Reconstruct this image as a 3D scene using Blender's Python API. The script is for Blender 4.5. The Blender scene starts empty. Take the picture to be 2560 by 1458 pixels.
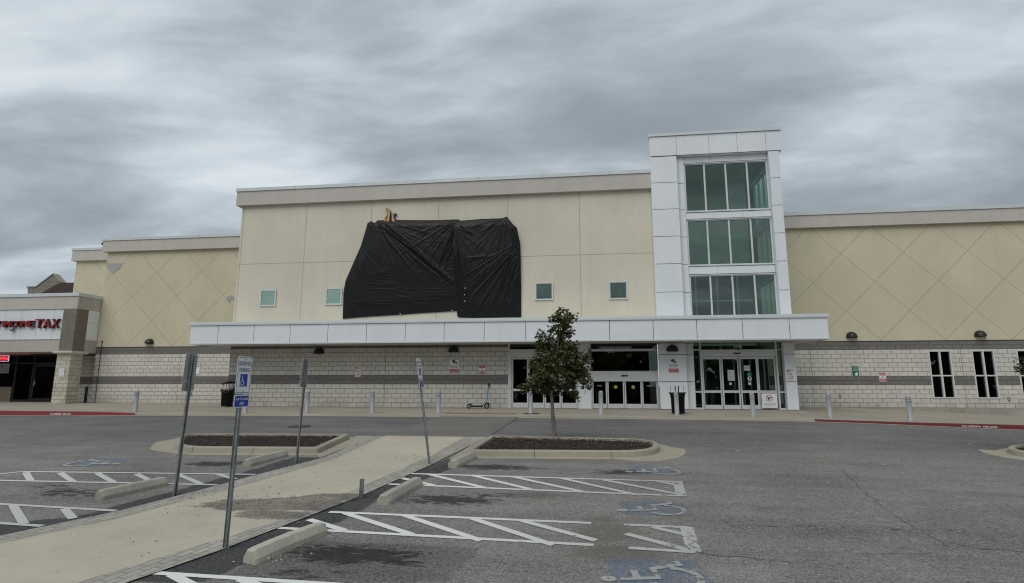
import bpy, math, random
import numpy as np
from mathutils import Vector, Matrix, Euler
random.seed(7); rng = np.random.default_rng(7)
sc = bpy.context.scene
COL = sc.collection
H = 0.944                                     # eye height above the pavement at the store doors

# ------------------------------------------------------------------ camera
F_PX = 1410.59
YAW, PITCH, ROLL = [math.radians(a) for a in (7.48325, 9.50207, -0.09203)]
def cam_axes():
    cy, sy, cp, sp = math.cos(YAW), math.sin(YAW), math.cos(PITCH), math.sin(PITCH)
    f = np.array([-sy*cp, cy*cp, sp]); r = np.array([cy, sy, 0.0]); d = np.cross(f, r)
    cr, sr = math.cos(ROLL), math.sin(ROLL)
    return cr*r+sr*d, -sr*r+cr*d, f
RX, DY, FW = cam_axes()
cam = bpy.data.objects.new('camera', bpy.data.cameras.new('camera')); COL.objects.link(cam)
m = Matrix(((RX[0], -DY[0], -FW[0]), (RX[1], -DY[1], -FW[1]), (RX[2], -DY[2], -FW[2]))).to_4x4()
m.translation = Vector((0, 0, H)); cam.matrix_world = m
cam.data.sensor_width = 36; cam.data.lens = 36*F_PX/2560
cam.data.clip_start = .05; cam.data.clip_end = 5000
sc.camera = cam
sc.view_settings.view_transform = 'Standard'; sc.view_settings.look = 'None'
sc.view_settings.exposure = 0.0; sc.view_settings.gamma = 1.0
sc.view_settings.use_curve_mapping = False
sc.cycles.filter_width = 1.1

# ------------------------------------------------------------------ node helper
class NT:
    def __init__(s, tree): s.t = tree; s.n = tree.nodes; s.l = tree.links
    def put(s, sock, v):
        if v is None: return
        if hasattr(v, 'links') or isinstance(v, bpy.types.NodeSocket): s.l.new(v, sock)
        elif isinstance(v, (tuple, list)) and sock.type == 'RGBA' and len(v) == 3: sock.default_value = (*v, 1)
        else: sock.default_value = v
    def m(s, op, a, b=None, c=None, clamp=False):
        n = s.n.new('ShaderNodeMath'); n.operation = op; n.use_clamp = clamp
        s.put(n.inputs[0], a); s.put(n.inputs[1], b)
        if c is not None: s.put(n.inputs[2], c)
        return n.outputs[0]
    def mix(s, f, a, b, bt='MIX'):
        n = s.n.new('ShaderNodeMix'); n.data_type = 'RGBA'; n.blend_type = bt
        s.put(n.inputs[0], f); s.put(n.inputs[6], a); s.put(n.inputs[7], b); return n.outputs[2]
    def noise(s, vec, scale, detail=4, rough=.55, dist=0.0):
        n = s.n.new('ShaderNodeTexNoise'); s.put(n.inputs['Vector'], vec)
        n.inputs['Scale'].default_value = scale; n.inputs['Detail'].default_value = detail
        n.inputs['Roughness'].default_value = rough; n.inputs['Distortion'].default_value = dist
        return n.outputs[0]
    def ramp(s, f, a, b, va=0.0, vb=1.0):
        n = s.n.new('ShaderNodeMapRange'); n.interpolation_type = 'SMOOTHSTEP'
        s.put(n.inputs[0], f)
        for i, v in enumerate((a, b, va, vb)): s.put(n.inputs[i+1], v)
        return n.outputs[0]
    def pos(s): return s.n.new('ShaderNodeNewGeometry').outputs['Position']
    def sep(s, v):
        n = s.n.new('ShaderNodeSeparateXYZ'); s.put(n.inputs[0], v); return n.outputs
    def comb(s, x, y, z):
        n = s.n.new('ShaderNodeCombineXYZ')
        for i, v in enumerate((x, y, z)): s.put(n.inputs[i], v)
        return n.outputs[0]
    def vmul(s, v, k):
        n = s.n.new('ShaderNodeVectorMath'); n.operation = 'MULTIPLY'; s.put(n.inputs[0], v); n.inputs[1].default_value = k
        return n.outputs[0]
    def attr(s, name):
        n = s.n.new('ShaderNodeAttribute'); n.attribute_name = name; return n.outputs['Fac']
    def bump(s, h, strength=.3, dist=.01):
        n = s.n.new('ShaderNodeBump'); s.put(n.inputs['Height'], h)
        n.inputs['Strength'].default_value = strength; n.inputs['Distance'].default_value = dist
        return n.outputs[0]

# ------------------------------------------------------------------ sky and light (overcast)
SUN_EL, SUN_AZ = math.radians(52), math.radians(200)   # azimuth clockwise from +Y: behind the camera, slightly left
w = bpy.data.worlds.new('World'); sc.world = w; w.use_nodes = True
nt = NT(w.node_tree); nt.n.clear()
out = nt.n.new('ShaderNodeOutputWorld'); bg = nt.n.new('ShaderNodeBackground')
nt.l.new(bg.outputs[0], out.inputs[0]); bg.inputs[1].default_value = 0.1
sky = nt.n.new('ShaderNodeTexSky'); sky.sky_type = 'NISHITA'; sky.sun_disc = False
sky.sun_elevation = SUN_EL; sky.sun_rotation = SUN_AZ
dirv = nt.n.new('ShaderNodeTexCoord').outputs['Generated']
dx, dy, dz = nt.sep(dirv)
zc = nt.m('ADD', nt.m('MAXIMUM', dz, 0.0), 0.13)
u = nt.m('DIVIDE', dx, zc); v = nt.m('DIVIDE', dy, zc)
# two cloud sheets seen in perspective; their streets run roughly left-right
wob = nt.noise(nt.comb(u, v, 1.3), .8, 2, .5)
P = nt.comb(nt.m('ADD', nt.m('MULTIPLY', u, .62), nt.m('MULTIPLY', v, .20)),
            nt.m('ADD', nt.m('ADD', nt.m('MULTIPLY', v, 1.0), nt.m('MULTIPLY', u, -.10)), nt.m('MULTIPLY', wob, .7)), 15.94)
big = nt.noise(P, 1.0, 2, .45, .2)
mid = nt.noise(P, 2.1, 7, .52, .25)
fine = nt.noise(P, 6.0, 7, .58, .3)
c = nt.m('ADD', nt.m('MULTIPLY', big, .50), nt.m('ADD', nt.m('MULTIPLY', mid, .42), nt.m('MULTIPLY', fine, .13)))
c = nt.ramp(c, .395, .735)
cl = nt.n.new('ShaderNodeValToRGB'); nt.l.new(c, cl.inputs[0])
e = cl.color_ramp.elements
e[0].position = 0; e[0].color = (2.93, 3.34, 3.70, 1)
e[1].position = 1; e[1].color = (7.7, 8.3, 8.8, 1)
k = e.new(.40); k.color = (4.3, 4.87, 5.35, 1)
k = e.new(.75); k.color = (6.2, 6.85, 7.35, 1)
hor = nt.ramp(dz, .04, .17, 1.0, 0.0)         # thinner, brighter cloud towards the skyline
lft = nt.ramp(dx, -.55, .30, .85, .45)
col = nt.mix(nt.m('MULTIPLY', hor, lft), cl.outputs[0], (8.0, 8.6, 9.2, 1))
col = nt.mix(.94, sky.outputs[0], col)
nt.l.new(col, bg.inputs[0])
sun = bpy.data.objects.new('sun', bpy.data.lights.new('sun', 'SUN')); COL.objects.link(sun)
sun.data.energy = 1.3; sun.data.angle = math.radians(50); sun.data.color = (1, .965, .92)
sd = Vector((math.sin(SUN_AZ)*math.cos(SUN_EL), math.cos(SUN_AZ)*math.cos(SUN_EL), math.sin(SUN_EL)))
sun.rotation_euler = sd.to_track_quat('Z', 'Y').to_euler()

# ------------------------------------------------------------------ picture point -> place
def ray(x, y):
    return RX*((x-1280)/F_PX) + DY*((y-729)/F_PX) + FW
def at(x, y, Y):                               # on the upright plane at depth Y
    d = ray(x, y)*(Y/ray(x, y)[1]); return Vector((d[0], d[1], d[2]+H))
_ex = [-60, -40, -24, -20.5, -18, -11, -4, 2, 6, 8, 11, 14, 20, 40, 60]
_ez = [-.36, -.33, -.284, -.262, -.225, -.185, -.18, -.19, -.205, -.23, -.325, -.435, -.60, -.80, -.9]
_gx = np.arange(-70, 70.01, .5)
_gz = np.interp(_gx, _ex, _ez); _p = np.pad(_gz, 3, mode='edge'); _gz = np.convolve(_p, np.ones(7)/7, 'valid')
def gz(x, y):                                  # height of the asphalt
    return np.interp(x, _gx, _gz) + .055*np.minimum(0, np.maximum(np.asarray(y), -60)-21)
def g(x, y, dz=0.0):                           # picture point on the asphalt (lifted dz)
    d = ray(x, y); t = 20.0
    for _ in range(60):
        p = d*t; z = float(gz(p[0], p[1]))+dz-H
        t += (z-p[2])/(d[2]-.055*d[1])*.9
    p = d*t; return np.array([p[0], p[1], p[2]+H])

# ------------------------------------------------------------------ mesh helpers
class MB:
    def __init__(s): s.v = []; s.f = []; s.mi = []; s.cur = 0; s.sm = []
    def add(s, vs, fs, smooth=False):
        o = len(s.v); s.v += [tuple(map(float, p)) for p in vs]
        for f in fs: s.f.append(tuple(i+o for i in f)); s.mi.append(s.cur); s.sm.append(smooth)
        return s
    def box(s, x0, x1, y0, y1, z0, z1):
        return s.add([(x0,y0,z0),(x1,y0,z0),(x1,y1,z0),(x0,y1,z0),(x0,y0,z1),(x1,y0,z1),(x1,y1,z1),(x0,y1,z1)],
              [(0,3,2,1),(4,5,6,7),(0,1,5,4),(1,2,6,5),(2,3,7,6),(3,0,4,7)])
    def hexa(s, p):                            # 8 corners, bottom 4 then top 4
        return s.add(p, [(0,3,2,1),(4,5,6,7),(0,1,5,4),(1,2,6,5),(2,3,7,6),(3,0,4,7)])
    def tube(s, pts, r, n=8, cap=True, smooth=True):
        pts = [Vector(p) for p in pts]; rs = r if isinstance(r, (list, tuple)) else [r]*len(pts)
        vs = []; up = Vector((0, 0, 1)); prev = None
        for i, p in enumerate(pts):
            t = (pts[min(i+1, len(pts)-1)]-pts[max(i-1, 0)]).normalized()
            a = prev if prev is not None else (up if abs(t.dot(up)) < .9 else Vector((1, 0, 0)))
            b = t.cross(a).normalized(); a = b.cross(t).normalized(); prev = a
            for k in range(n):
                q = 2*math.pi*k/n; vs.append(p+(a*math.cos(q)+b*math.sin(q))*rs[i])
        fs = [(i*n+k, i*n+(k+1)%n, (i+1)*n+(k+1)%n, (i+1)*n+k) for i in range(len(pts)-1) for k in range(n)]
        s.add(vs, fs, smooth)
        if cap:
            o = len(vs)-n
            s.add(vs[:n], [tuple(range(n))[::-1]]); s.add(vs[o:], [tuple(range(n))])
        return s
    def lathe(s, prof, n=24, c=(0, 0, 0), cap=True, smooth=True):
        vs = [(c[0]+r*math.cos(2*math.pi*k/n), c[1]+r*math.sin(2*math.pi*k/n), c[2]+z) for r, z in prof for k in range(n)]
        fs = [(i*n+k, i*n+(k+1)%n, (i+1)*n+(k+1)%n, (i+1)*n+k) for i in range(len(prof)-1) for k in range(n)]
        s.add(vs, fs, smooth)
        if cap: s.add(vs[-n:], [tuple(range(n))]); s.add(vs[:n], [tuple(range(n))[::-1]])
        return s
    def prism(s, poly, y0, y1):                # outline in x,z pushed along y
        n = len(poly)
        s.add([(x, y0, z) for x, z in poly]+[(x, y1, z) for x, z in poly],
              [tuple(range(n)), tuple(range(2*n-1, n-1, -1))]+[(i, i+n, (i+1)%n+n, (i+1)%n) for i in range(n)])
        return s
    def rrect(s, w, h, r, y0, y1, cx=0, cz=0, n=5):
        p = []
        for (sx, sz, a0) in ((1,1,0),(-1,1,90),(-1,-1,180),(1,-1,270)):
            for k in range(n+1):
                a = math.radians(a0+90*k/n); p.append((cx+sx*(w/2-r)+r*math.cos(a), cz+sz*(h/2-r)+r*math.sin(a)))
        return s.prism(p, y0, y1)
    def build(s, name, mats, parent=None, loc=None, **kw):
        me = bpy.data.meshes.new(name)
        off = Vector((0, 0, 0))
        if loc is not None: off = Vector(loc)
        elif parent is not None and parent.get('_abs'): off = absloc(parent)
        me.from_pydata([(x-off.x, y-off.y, z-off.z) for x, y, z in s.v], [], s.f)
        for mt in (mats if isinstance(mats, (list, tuple)) else [mats]): me.materials.append(mt)
        me.polygons.foreach_set('material_index', s.mi); me.polygons.foreach_set('use_smooth', s.sm)
        me.update()
        o = bpy.data.objects.new(name, me); COL.objects.link(o)
        if loc is not None: o.location = off
        if parent is not None: o.parent = parent
        if parent is not None and parent.get('_abs'): o['_abs'] = 1
        tag(o, **kw); return o
def absloc(o):
    v = Vector((0, 0, 0))
    while o is not None: v += Vector(o.location); o = o.parent
    return v
def tag(o, label=None, cat=None, group=None, kind=None):
    if label: o['label'] = label
    if cat: o['category'] = cat
    if group: o['group'] = group
    if kind: o['kind'] = kind
    return o
def empty(name, loc, label=None, cat=None, group=None, rot=(0, 0, 0), absolute=False):
    o = bpy.data.objects.new(name, None); COL.objects.link(o); o.location = loc; o.rotation_euler = rot
    o.empty_display_size = .2
    if absolute: o['_abs'] = 1                 # parts are given in world coordinates
    return tag(o, label, cat, group)
def copy_tree(o, parent=None):
    c = o.copy(); COL.objects.link(c); c.parent = parent
    for ch in o.children: copy_tree(ch, c)
    return c
def grid(nu, nv, fn, smooth=True):
    vs = [fn(i/(nu-1), j/(nv-1)) for j in range(nv) for i in range(nu)]
    fs = [(j*nu+i, j*nu+i+1, (j+1)*nu+i+1, (j+1)*nu+i) for j in range(nv-1) for i in range(nu-1)]
    return vs, fs
def text_mesh(body, x0, x1, z0, z1, y0, y1):
    """letters stretched to the box x0..x1, z0..z1, facing -Y, from y0 (front) to y1 (back)"""
    cu = bpy.data.curves.new('t', 'FONT'); cu.body = body; cu.extrude = .02; cu.resolution_u = 3
    ob = bpy.data.objects.new('t', cu); COL.objects.link(ob)
    dg = bpy.context.evaluated_depsgraph_get(); me = bpy.data.meshes.new_from_object(ob.evaluated_get(dg))
    n = len(me.vertices); a = np.empty(n*3); me.vertices.foreach_get('co', a); a = a.reshape(-1, 3)
    fs = [tuple(p.vertices) for p in me.polygons]
    bpy.data.objects.remove(ob); bpy.data.curves.remove(cu); bpy.data.meshes.remove(me)
    lo, hi = a.min(0), a.max(0); t = (a-lo)/np.maximum(hi-lo, 1e-9)
    vs = np.c_[x0+t[:, 0]*(x1-x0), y1+t[:, 2]*(y0-y1), z0+t[:, 1]*(z1-z0)]
    return [tuple(p) for p in vs], fs

# ------------------------------------------------------------------ materials
def mat(name, color=(.5, .5, .5), rough=.6, metal=0.0, spec=.5, emit=None, es=1.0):
    mt = bpy.data.materials.new(name); mt.use_nodes = True
    t = NT(mt.node_tree); b = t.n['Principled BSDF']
    b.inputs['Base Color'].default_value = (*color, 1); b.inputs['Roughness'].default_value = rough
    b.inputs['Metallic'].default_value = metal; b.inputs['Specular IOR Level'].default_value = spec
    if emit: b.inputs['Emission Color'].default_value = (*emit, 1); b.inputs['Emission Strength'].default_value = es
    return mt, t, b
def plain(name, color, rough=.6, metal=0.0, var=.12, vscale=3.0, bump=0.0, bscale=80, **k):
    mt, t, b = mat(name, color, rough, metal, **k)
    p = t.pos(); n = t.noise(p, vscale, 5, .6)
    f = t.ramp(n, .3, .7, 1-var, 1+var)
    t.put(b.inputs['Base Color'], t.mix(1.0, (*color, 1), t.comb(f, f, f), 'MULTIPLY'))
    t.put(b.inputs['Roughness'], t.ramp(n, .2, .8, max(rough-.08, .02), min(rough+.08, 1)))
    if bump: t.put(b.inputs['Normal'], t.bump(t.noise(p, bscale, 3), bump, .004))
    return mt
def lines(t, q, period, phase, wid):           # 1 on thin lines every period
    f = t.m('FRACT', t.m('DIVIDE', t.m('SUBTRACT', q, phase-period*100), period))
    d = t.m('MULTIPLY', t.m('ABSOLUTE', t.m('SUBTRACT', f, .5)), period)
    return t.ramp(t.m('SUBTRACT', period/2, d), wid*.4, wid*.75, 1.0, 0.0)
def stucco(name, color, mode):
    mt, t, b = mat(name, color, .9, spec=.25)
    p = t.pos(); x, y, z = t.sep(p)
    n1 = t.noise(p, .35, 5, .6); n2 = t.noise(t.vmul(p, (2.2, 2.2, .35)), 1.0, 5, .65); n3 = t.noise(p, 130, 2)
    f = t.m('ADD', t.ramp(n1, .25, .75, .93, 1.05), t.ramp(n2, .3, .75, .022, -.03))
    stk = t.noise(t.vmul(p, (2.6, 2.6, .10)), 1.7, 5, .65)
    f = t.m('ADD', f, t.m('MULTIPLY', t.ramp(stk, .54, .74, 0, -.07), t.ramp(n1, .3, .7, .25, 1)))
    f = t.m('ADD', f, t.ramp(n3, .3, .7, -.04, .04))
    col = t.mix(1.0, (*color, 1), t.comb(f, f, f), 'MULTIPLY')
    if mode == 'diamond':
        s = t.m('ADD', x, t.m('SUBTRACT', y, 28.4))
        L = t.m('MAXIMUM', lines(t, t.m('ADD', s, z), 2.788, 19.51+1.394*0, .03), lines(t, t.m('SUBTRACT', s, z), 2.788, 5.01, .03))
    elif mode == 'panel':
        L = t.m('MAXIMUM', lines(t, x, 3.263, -.18, .03), lines(t, z, 9.0, 6.70, .03))
    else: L = None
    if L is not None:
        col = t.mix(t.m('MULTIPLY', L, .55), col, tuple(c*.45 for c in color)+(1,))
        h = t.m('SUBTRACT', t.m('MULTIPLY', n3, .15), L)
    else: h = t.m('MULTIPLY', n3, .15)
    t.put(b.inputs['Base Color'], col); t.put(b.inputs['Normal'], t.bump(h, .5, .012))
    return mt
LIGHT_CMU, DARK_CMU = (.655, .63, .57), (.20, .187, .175)
def masonry(name, light=LIGHT_CMU, dark=DARK_CMU):
    mt, t, b = mat(name, light, .88, spec=.25)
    p = t.pos(); x, y, z = t.sep(p)
    s = t.m('ADD', x, y)
    br = t.n.new('ShaderNodeTexBrick'); t.put(br.inputs['Vector'], t.comb(s, t.m('ADD', z, 2.032), 0.0))
    br.inputs['Scale'].default_value = 1.0; br.inputs['Brick Width'].default_value = .4064
    br.inputs['Row Height'].default_value = .2032; br.inputs['Mortar Size'].default_value = .0105
    br.inputs['Mortar Smooth'].default_value = .15; br.inputs['Bias'].default_value = 0
    br.inputs['Color1'].default_value = (0.945, .945, .945, 1); br.inputs['Color2'].default_value = (1.03, 1.025, 1.015, 1)
    br.inputs['Mortar'].default_value = (1, 1, 1, 1)
    row = t.m('FLOOR', t.m('DIVIDE', t.m('ADD', z, .0005), .2032))
    band = t.m('MAXIMUM', t.m('MULTIPLY', t.m('GREATER_THAN', row, 4.5), t.m('LESS_THAN', row, 6.5)), t.m('GREATER_THAN', row, 12.5))
    base = t.mix(band, (*light, 1), (*dark, 1))
    n = t.noise(p, 1.1, 6, .65); n3 = t.noise(p, 55, 4, .7)
    f = t.m('ADD', t.ramp(n, .25, .75, .9, 1.07), t.ramp(n3, .3, .7, -.10, .09))
    col = t.mix(1.0, base, t.comb(f, f, f), 'MULTIPLY')
    col = t.mix(1.0, col, br.outputs['Color'], 'MULTIPLY')
    mort = t.mix(band, (.26, .24, .205, 1), (.125, .117, .109, 1))
    col = t.mix(br.outputs['Fac'], col, mort)
    jt = lines(t, x, 6.5, -15.5, .022)             # control joints
    col = t.mix(t.m('MULTIPLY', jt, .75), col, (.12, .11, .1, 1))
    dirt = t.m('MULTIPLY', t.ramp(z, 0, .7, .55, 0), t.ramp(n, .35, .7))
    col = t.mix(dirt, col, (.2, .18, .15, 1))
    t.put(b.inputs['Base Color'], col)
    t.put(b.inputs['Normal'], t.bump(t.m('SUBTRACT', t.m('MULTIPLY', n3, .35), br.outputs['Fac']), .7, .012))
    return mt
def panel_metal(name, color, rough=.38):
    mt, t, b = mat(name, color, rough, spec=.5)
    p = t.pos(); n = t.noise(t.vmul(p, (2.4, 2.4, .22)), 2.0, 5, .65); n2 = t.noise(p, .5, 3)
    f = t.m('ADD', t.ramp(n, .45, .78, 1.0, .955), t.ramp(n2, .3, .7, -.03, .03))
    t.put(b.inputs['Base Color'], t.mix(1.0, (*color, 1), t.comb(f, f, f), 'MULTIPLY'))
    t.put(b.inputs['Normal'], t.bump(t.noise(p, .9, 2), .06, .03))
    return mt
def glass(name, tint, refl=1.0, rough=.015):
    mt = bpy.data.materials.new(name); mt.use_nodes = True; t = NT(mt.node_tree); t.n.clear()
    o = t.n.new('ShaderNodeOutputMaterial'); mx = t.n.new('ShaderNodeMixShader')
    tr = t.n.new('ShaderNodeBsdfTransparent'); tr.inputs[0].default_value = (*tint, 1)
    gl = t.n.new('ShaderNodeBsdfGlossy'); gl.inputs['Roughness'].default_value = rough; gl.inputs[0].default_value = (.95, 1, .98, 1)
    fr = t.n.new('ShaderNodeFresnel'); fr.inputs[0].default_value = 1.5
    t.put(gl.inputs['Normal'], t.bump(t.noise(t.pos(), .8, 2), .05, .02))
    t.put(mx.inputs[0], t.m('MULTIPLY', fr.outputs[0], refl, clamp=True))
    t.l.new(tr.outputs[0], mx.inputs[1]); t.l.new(gl.outputs[0], mx.inputs[2]); t.l.new(mx.outputs[0], o.inputs[0])
    return mt
def asphalt_mat():
    mt, t, b = mat('asphalt', (.13, .13, .125), .93, spec=.3)
    p = t.pos(); x, y, z = t.sep(p)
    n1 = t.noise(p, .22, 5, .6); n2 = t.noise(t.vmul(p, (.35, 2.2, 1)), .7, 5, .65)
    sp = t.noise(p, 42, 3, .8); sp2 = t.noise(p, 14, 4, .75)
    f = t.m('ADD', t.ramp(n1, .25, .75, .82, 1.12), t.m('ADD', t.ramp(n2, .3, .7, -.15, .11), t.ramp(t.noise(p, 1.1, 5, .7), .3, .7, -.09, .08)))
    f = t.m('ADD', f, t.m('ADD', t.ramp(sp, .36, .64, -.40, .42), t.ramp(sp2, .35, .65, -.13, .13)))
    col = t.mix(1.0, (.222, .213, .197, 1), t.comb(f, f, f), 'MULTIPLY')
    lane = t.ramp(t.m('ADD', y, t.m('MULTIPLY', t.m('SUBTRACT', n1, .5), 3.0)), 12.0, 16.5)
    col = t.mix(t.m('MULTIPLY', lane, .55), col, t.mix(1.0, (.128, .129, .128, 1), t.comb(f, f, f), 'MULTIPLY'))
    seal = t.m('MULTIPLY', t.attr('seal'), t.ramp(t.noise(p, 3.0, 5, .7), .2, .42))
    col = t.mix(t.m('MULTIPLY', seal, .86), col, t.mix(1.0, (.047, .048, .051, 1), t.comb(f, f, f), 'MULTIPLY'))
    st = t.noise(t.vmul(p, (1.0, 2.6, 1)), 4.2, 7, .74, .5)
    oil = t.ramp(t.m('ADD', t.attr('oil'), t.m('MULTIPLY', t.m('SUBTRACT', st, .5), 2.6)), .46, .74)
    col = t.mix(t.m('MULTIPLY', oil, .82), col, (.017, .015, .014, 1))
    br = t.ramp(t.m('ADD', t.attr('dirt'), t.m('SUBTRACT', t.noise(p, 2.2, 5, .7), .5)), .25, .8)
    col = t.mix(t.m('MULTIPLY', br, .55), col, (.115, .098, .080, 1))
    t.put(b.inputs['Base Color'], col)
    t.put(b.inputs['Normal'], t.bump(t.m('ADD', sp, t.m('MULTIPLY', sp2, .6)), .75, .012))
    return mt
def concrete(name, color, joints=None, stain=True, paver=False, var=1.0, ang=0.0):
    mt, t, b = mat(name, color, .9, spec=.25)
    p = t.pos(); x, y, z = t.sep(p)
    n1 = t.noise(p, .5, 6, .62); n2 = t.noise(p, 4.0, 6, .7); n3 = t.noise(p, 90, 3, .7)
    f = t.m('ADD', t.ramp(n1, .25, .75, 1-.12*var, 1+.1*var), t.m('ADD', t.ramp(n2, .3, .75, .07*var, -.09*var), t.ramp(n3, .3, .7, -.07, .07)))
    col = t.mix(1.0, (*color, 1), t.comb(f, f, f), 'MULTIPLY')
    h = t.m('MULTIPLY', n3, .4)
    if paver:
        ca, sa = math.cos(ang), math.sin(ang)
        uu = t.m('SUBTRACT', t.m('MULTIPLY', x, ca), t.m('MULTIPLY', y, sa)); vv = t.m('ADD', t.m('MULTIPLY', x, sa), t.m('MULTIPLY', y, ca))
        br = t.n.new('ShaderNodeTexBrick'); t.put(br.inputs['Vector'], t.comb(vv, uu, 0.0))
        br.inputs['Scale'].default_value = 1.0; br.inputs['Brick Width'].default_value = .22; br.inputs['Row Height'].default_value = .11
        br.inputs['Mortar Size'].default_value = .007; br.inputs['Color1'].default_value = (.86, .86, .86, 1); br.inputs['Color2'].default_value = (1.08, 1.07, 1.06, 1)
        br.inputs['Mortar'].default_value = (1, 1, 1, 1)
        col = t.mix(1.0, col, br.outputs['Color'], 'MULTIPLY'); col = t.mix(t.m('MULTIPLY', br.outputs['Fac'], .7), col, (.11, .10, .09, 1))
        h = t.m('SUBTRACT', h, br.outputs['Fac'])
    if joints:
        px, ph = joints; J = lines(t, x, px, ph, .016); J2 = lines(t, y, 1.9, 22.9, .014)
        J = t.m('MAXIMUM', J, t.m('MULTIPLY', J2, .7)); col = t.mix(t.m('MULTIPLY', J, .6), col, (.14, .13, .11, 1)); h = t.m('SUBTRACT', h, J)
    if stain:
        wet = t.ramp(t.m('ADD', t.attr('wet'), t.m('MULTIPLY', t.m('SUBTRACT', t.noise(t.vmul(p, (1, 2.2, 1)), 3.2, 7, .8), .5), 1.3)), .42, .54)
        grit = t.m('MULTIPLY', t.ramp(n2, .3, .6, .72, 1.0), t.ramp(t.noise(p, 45, 3, .7), .38, .55, .45, 1.0))
        col = t.mix(t.m('MULTIPLY', wet, t.m('MULTIPLY', grit, .9)), col, (.082, .070, .060, 1))
        worn = t.m('MULTIPLY', t.attr('worn'), 1.0)
        col = t.mix(worn, col, t.mix(1.0, (.165, .16, .148, 1), t.comb(f, f, f), 'MULTIPLY'))
    t.put(b.inputs['Base Color'], col); t.put(b.inputs['Normal'], t.bump(h, .5, .006))
    return mt
def paint(name, color, lo=0.0, hi=0.0, x0=-1, x1=4, base=.0):
    """road paint: flakes away more and more from x0 to x1, letting the asphalt show"""
    mt = bpy.data.materials.new(name); mt.use_nodes = True; t = NT(mt.node_tree); b = t.n['Principled BSDF']
    o = t.n['Material Output']; p = t.pos(); x, y, z = t.sep(p)
    n = t.noise(p, 6, 6, .75); n2 = t.noise(p, 1.2, 4, .6); n3 = t.noise(p, 60, 3)
    f = t.ramp(n3, .3, .7, .9, 1.05); f = t.m('MULTIPLY', f, t.ramp(x, x0, x1, 1.0, .66))
    t.put(b.inputs['Base Color'], t.mix(1.0, (*color, 1), t.comb(f, f, f), 'MULTIPLY')); b.inputs['Roughness'].default_value = .75
    wear = t.m('ADD', t.ramp(x, x0, x1, lo, hi), t.m('MULTIPLY', t.m('SUBTRACT', n2, .5), .25))
    gap = t.ramp(t.m('SUBTRACT', t.m('ADD', .28, wear), n), -.06, .06)
    gap = t.m('MAXIMUM', gap, t.m('ADD', t.m('MULTIPLY', t.ramp(x, x0, x1, lo, hi), 1.25), base))
    tr = t.n.new('ShaderNodeBsdfTransparent'); mx = t.n.new('ShaderNodeMixShader')
    t.put(mx.inputs[0], gap); t.l.new(b.outputs[0], mx.inputs[1]); t.l.new(tr.outputs[0], mx.inputs[2]); t.l.new(mx.outputs[0], o.inputs[0])
    return mt
def leaf_mat():
    mt, t, b = mat('maple_leaf', (.05, .07, .02), .55, spec=.35)
    p = t.pos(); n = t.noise(p, 9, 3); n2 = t.noise(p, 2.2, 3)
    c = t.mix(t.ramp(n, .3, .7), (.038, .052, .016, 1), (.135, .148, .05, 1))
    c = t.mix(t.ramp(n2, .52, .74, 0, .6), c, (.12, .075, .032, 1))
    t.put(b.inputs['Base Color'], c)
    b.inputs['Transmission Weight'].default_value = 0.0
    return mt
def stone_mat(name, k=1.0):
    mt, t, b = mat(name, (.5, .45, .36), .9, spec=.2)
    p = t.pos(); x, y, z = t.sep(p)
    br = t.n.new('ShaderNodeTexBrick'); t.put(br.inputs['Vector'], t.comb(t.m('ADD', x, y), z, 0.0))
    br.offset = .37; br.squash = .7; br.squash_frequency = 3
    br.inputs['Scale'].default_value = 1; br.inputs['Brick Width'].default_value = .42; br.inputs['Row Height'].default_value = .205
    br.inputs['Mortar Size'].default_value = .006; br.inputs['Color1'].default_value = (.50*k, .455*k, .36*k, 1); br.inputs['Color2'].default_value = (.64*k, .60*k, .51*k, 1)
    br.inputs['Mortar'].default_value = (.33*k, .30*k, .24*k, 1)
    n = t.noise(p, 7, 6, .7); f = t.ramp(n, .25, .75, .8, 1.12)
    t.put(b.inputs['Base Color'], t.mix(1.0, br.outputs['Color'], t.comb(f, f, f), 'MULTIPLY'))
    t.put(b.inputs['Normal'], t.bump(t.m('SUBTRACT', n, br.outputs['Fac']), .8, .03))
    return mt

M = {}
M['asphalt'] = asphalt_mat()
M['walk'] = concrete('walkway_concrete', (.495, .45, .36))
M['paver'] = concrete('paver_band', (.40, .38, .335), paver=True, ang=math.radians(11))
M['pavement'] = concrete('pavement_concrete', (.355, .322, .262), joints=(3.3, 1.2), stain=False)
M['kerb'] = concrete('kerb_concrete', (.36, .333, .265), stain=False)
M['apron'] = concrete('apron_concrete', (.37, .338, .262), stain=False)
M['stop'] = concrete('wheel_stop_concrete', (.42, .40, .335), stain=False, var=2.2)
M['redkerb'] = paint('red_kerb_paint', (.235, .035, .048), 0, 0, base=0)
M['white_paint'] = paint('white_line_paint', (.78, .78, .75), .02, .155, -2.5, 2.0)
M['white_paint_left'] = paint('white_line_paint_left', (.80, .80, .77), .14, -.05, -13, -8)
M['old_white'] = paint('worn_white_paint', (.50, .50, .48), .14, .16, base=.06)
M['old_blue'] = paint('worn_blue_paint', (.10, .24, .44), .20, .24, base=.52)
M['stucco_wing'] = stucco('stucco_wing', (.645, .585, .425), 'diamond')
M['stucco_mid'] = stucco('stucco_centre', (.70, .66, .535), 'panel')
M['fascia'] = stucco('stucco_fascia', (.58, .54, .485), None)
M['cmu'] = masonry('split_block')
M['cmu_base'] = concrete('foundation_concrete', (.36, .34, .29), joints=(1.6, .3), stain=False, var=1.8)
M['acm'] = panel_metal('white_metal_panel', (.80, .83, .855))
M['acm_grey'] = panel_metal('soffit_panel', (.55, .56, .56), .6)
M['coping'] = panel_metal('coping_metal', (.60, .64, .64), .4)
M['dark_gap'] = plain('dark_joint', (.06, .06, .065), .9)
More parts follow.
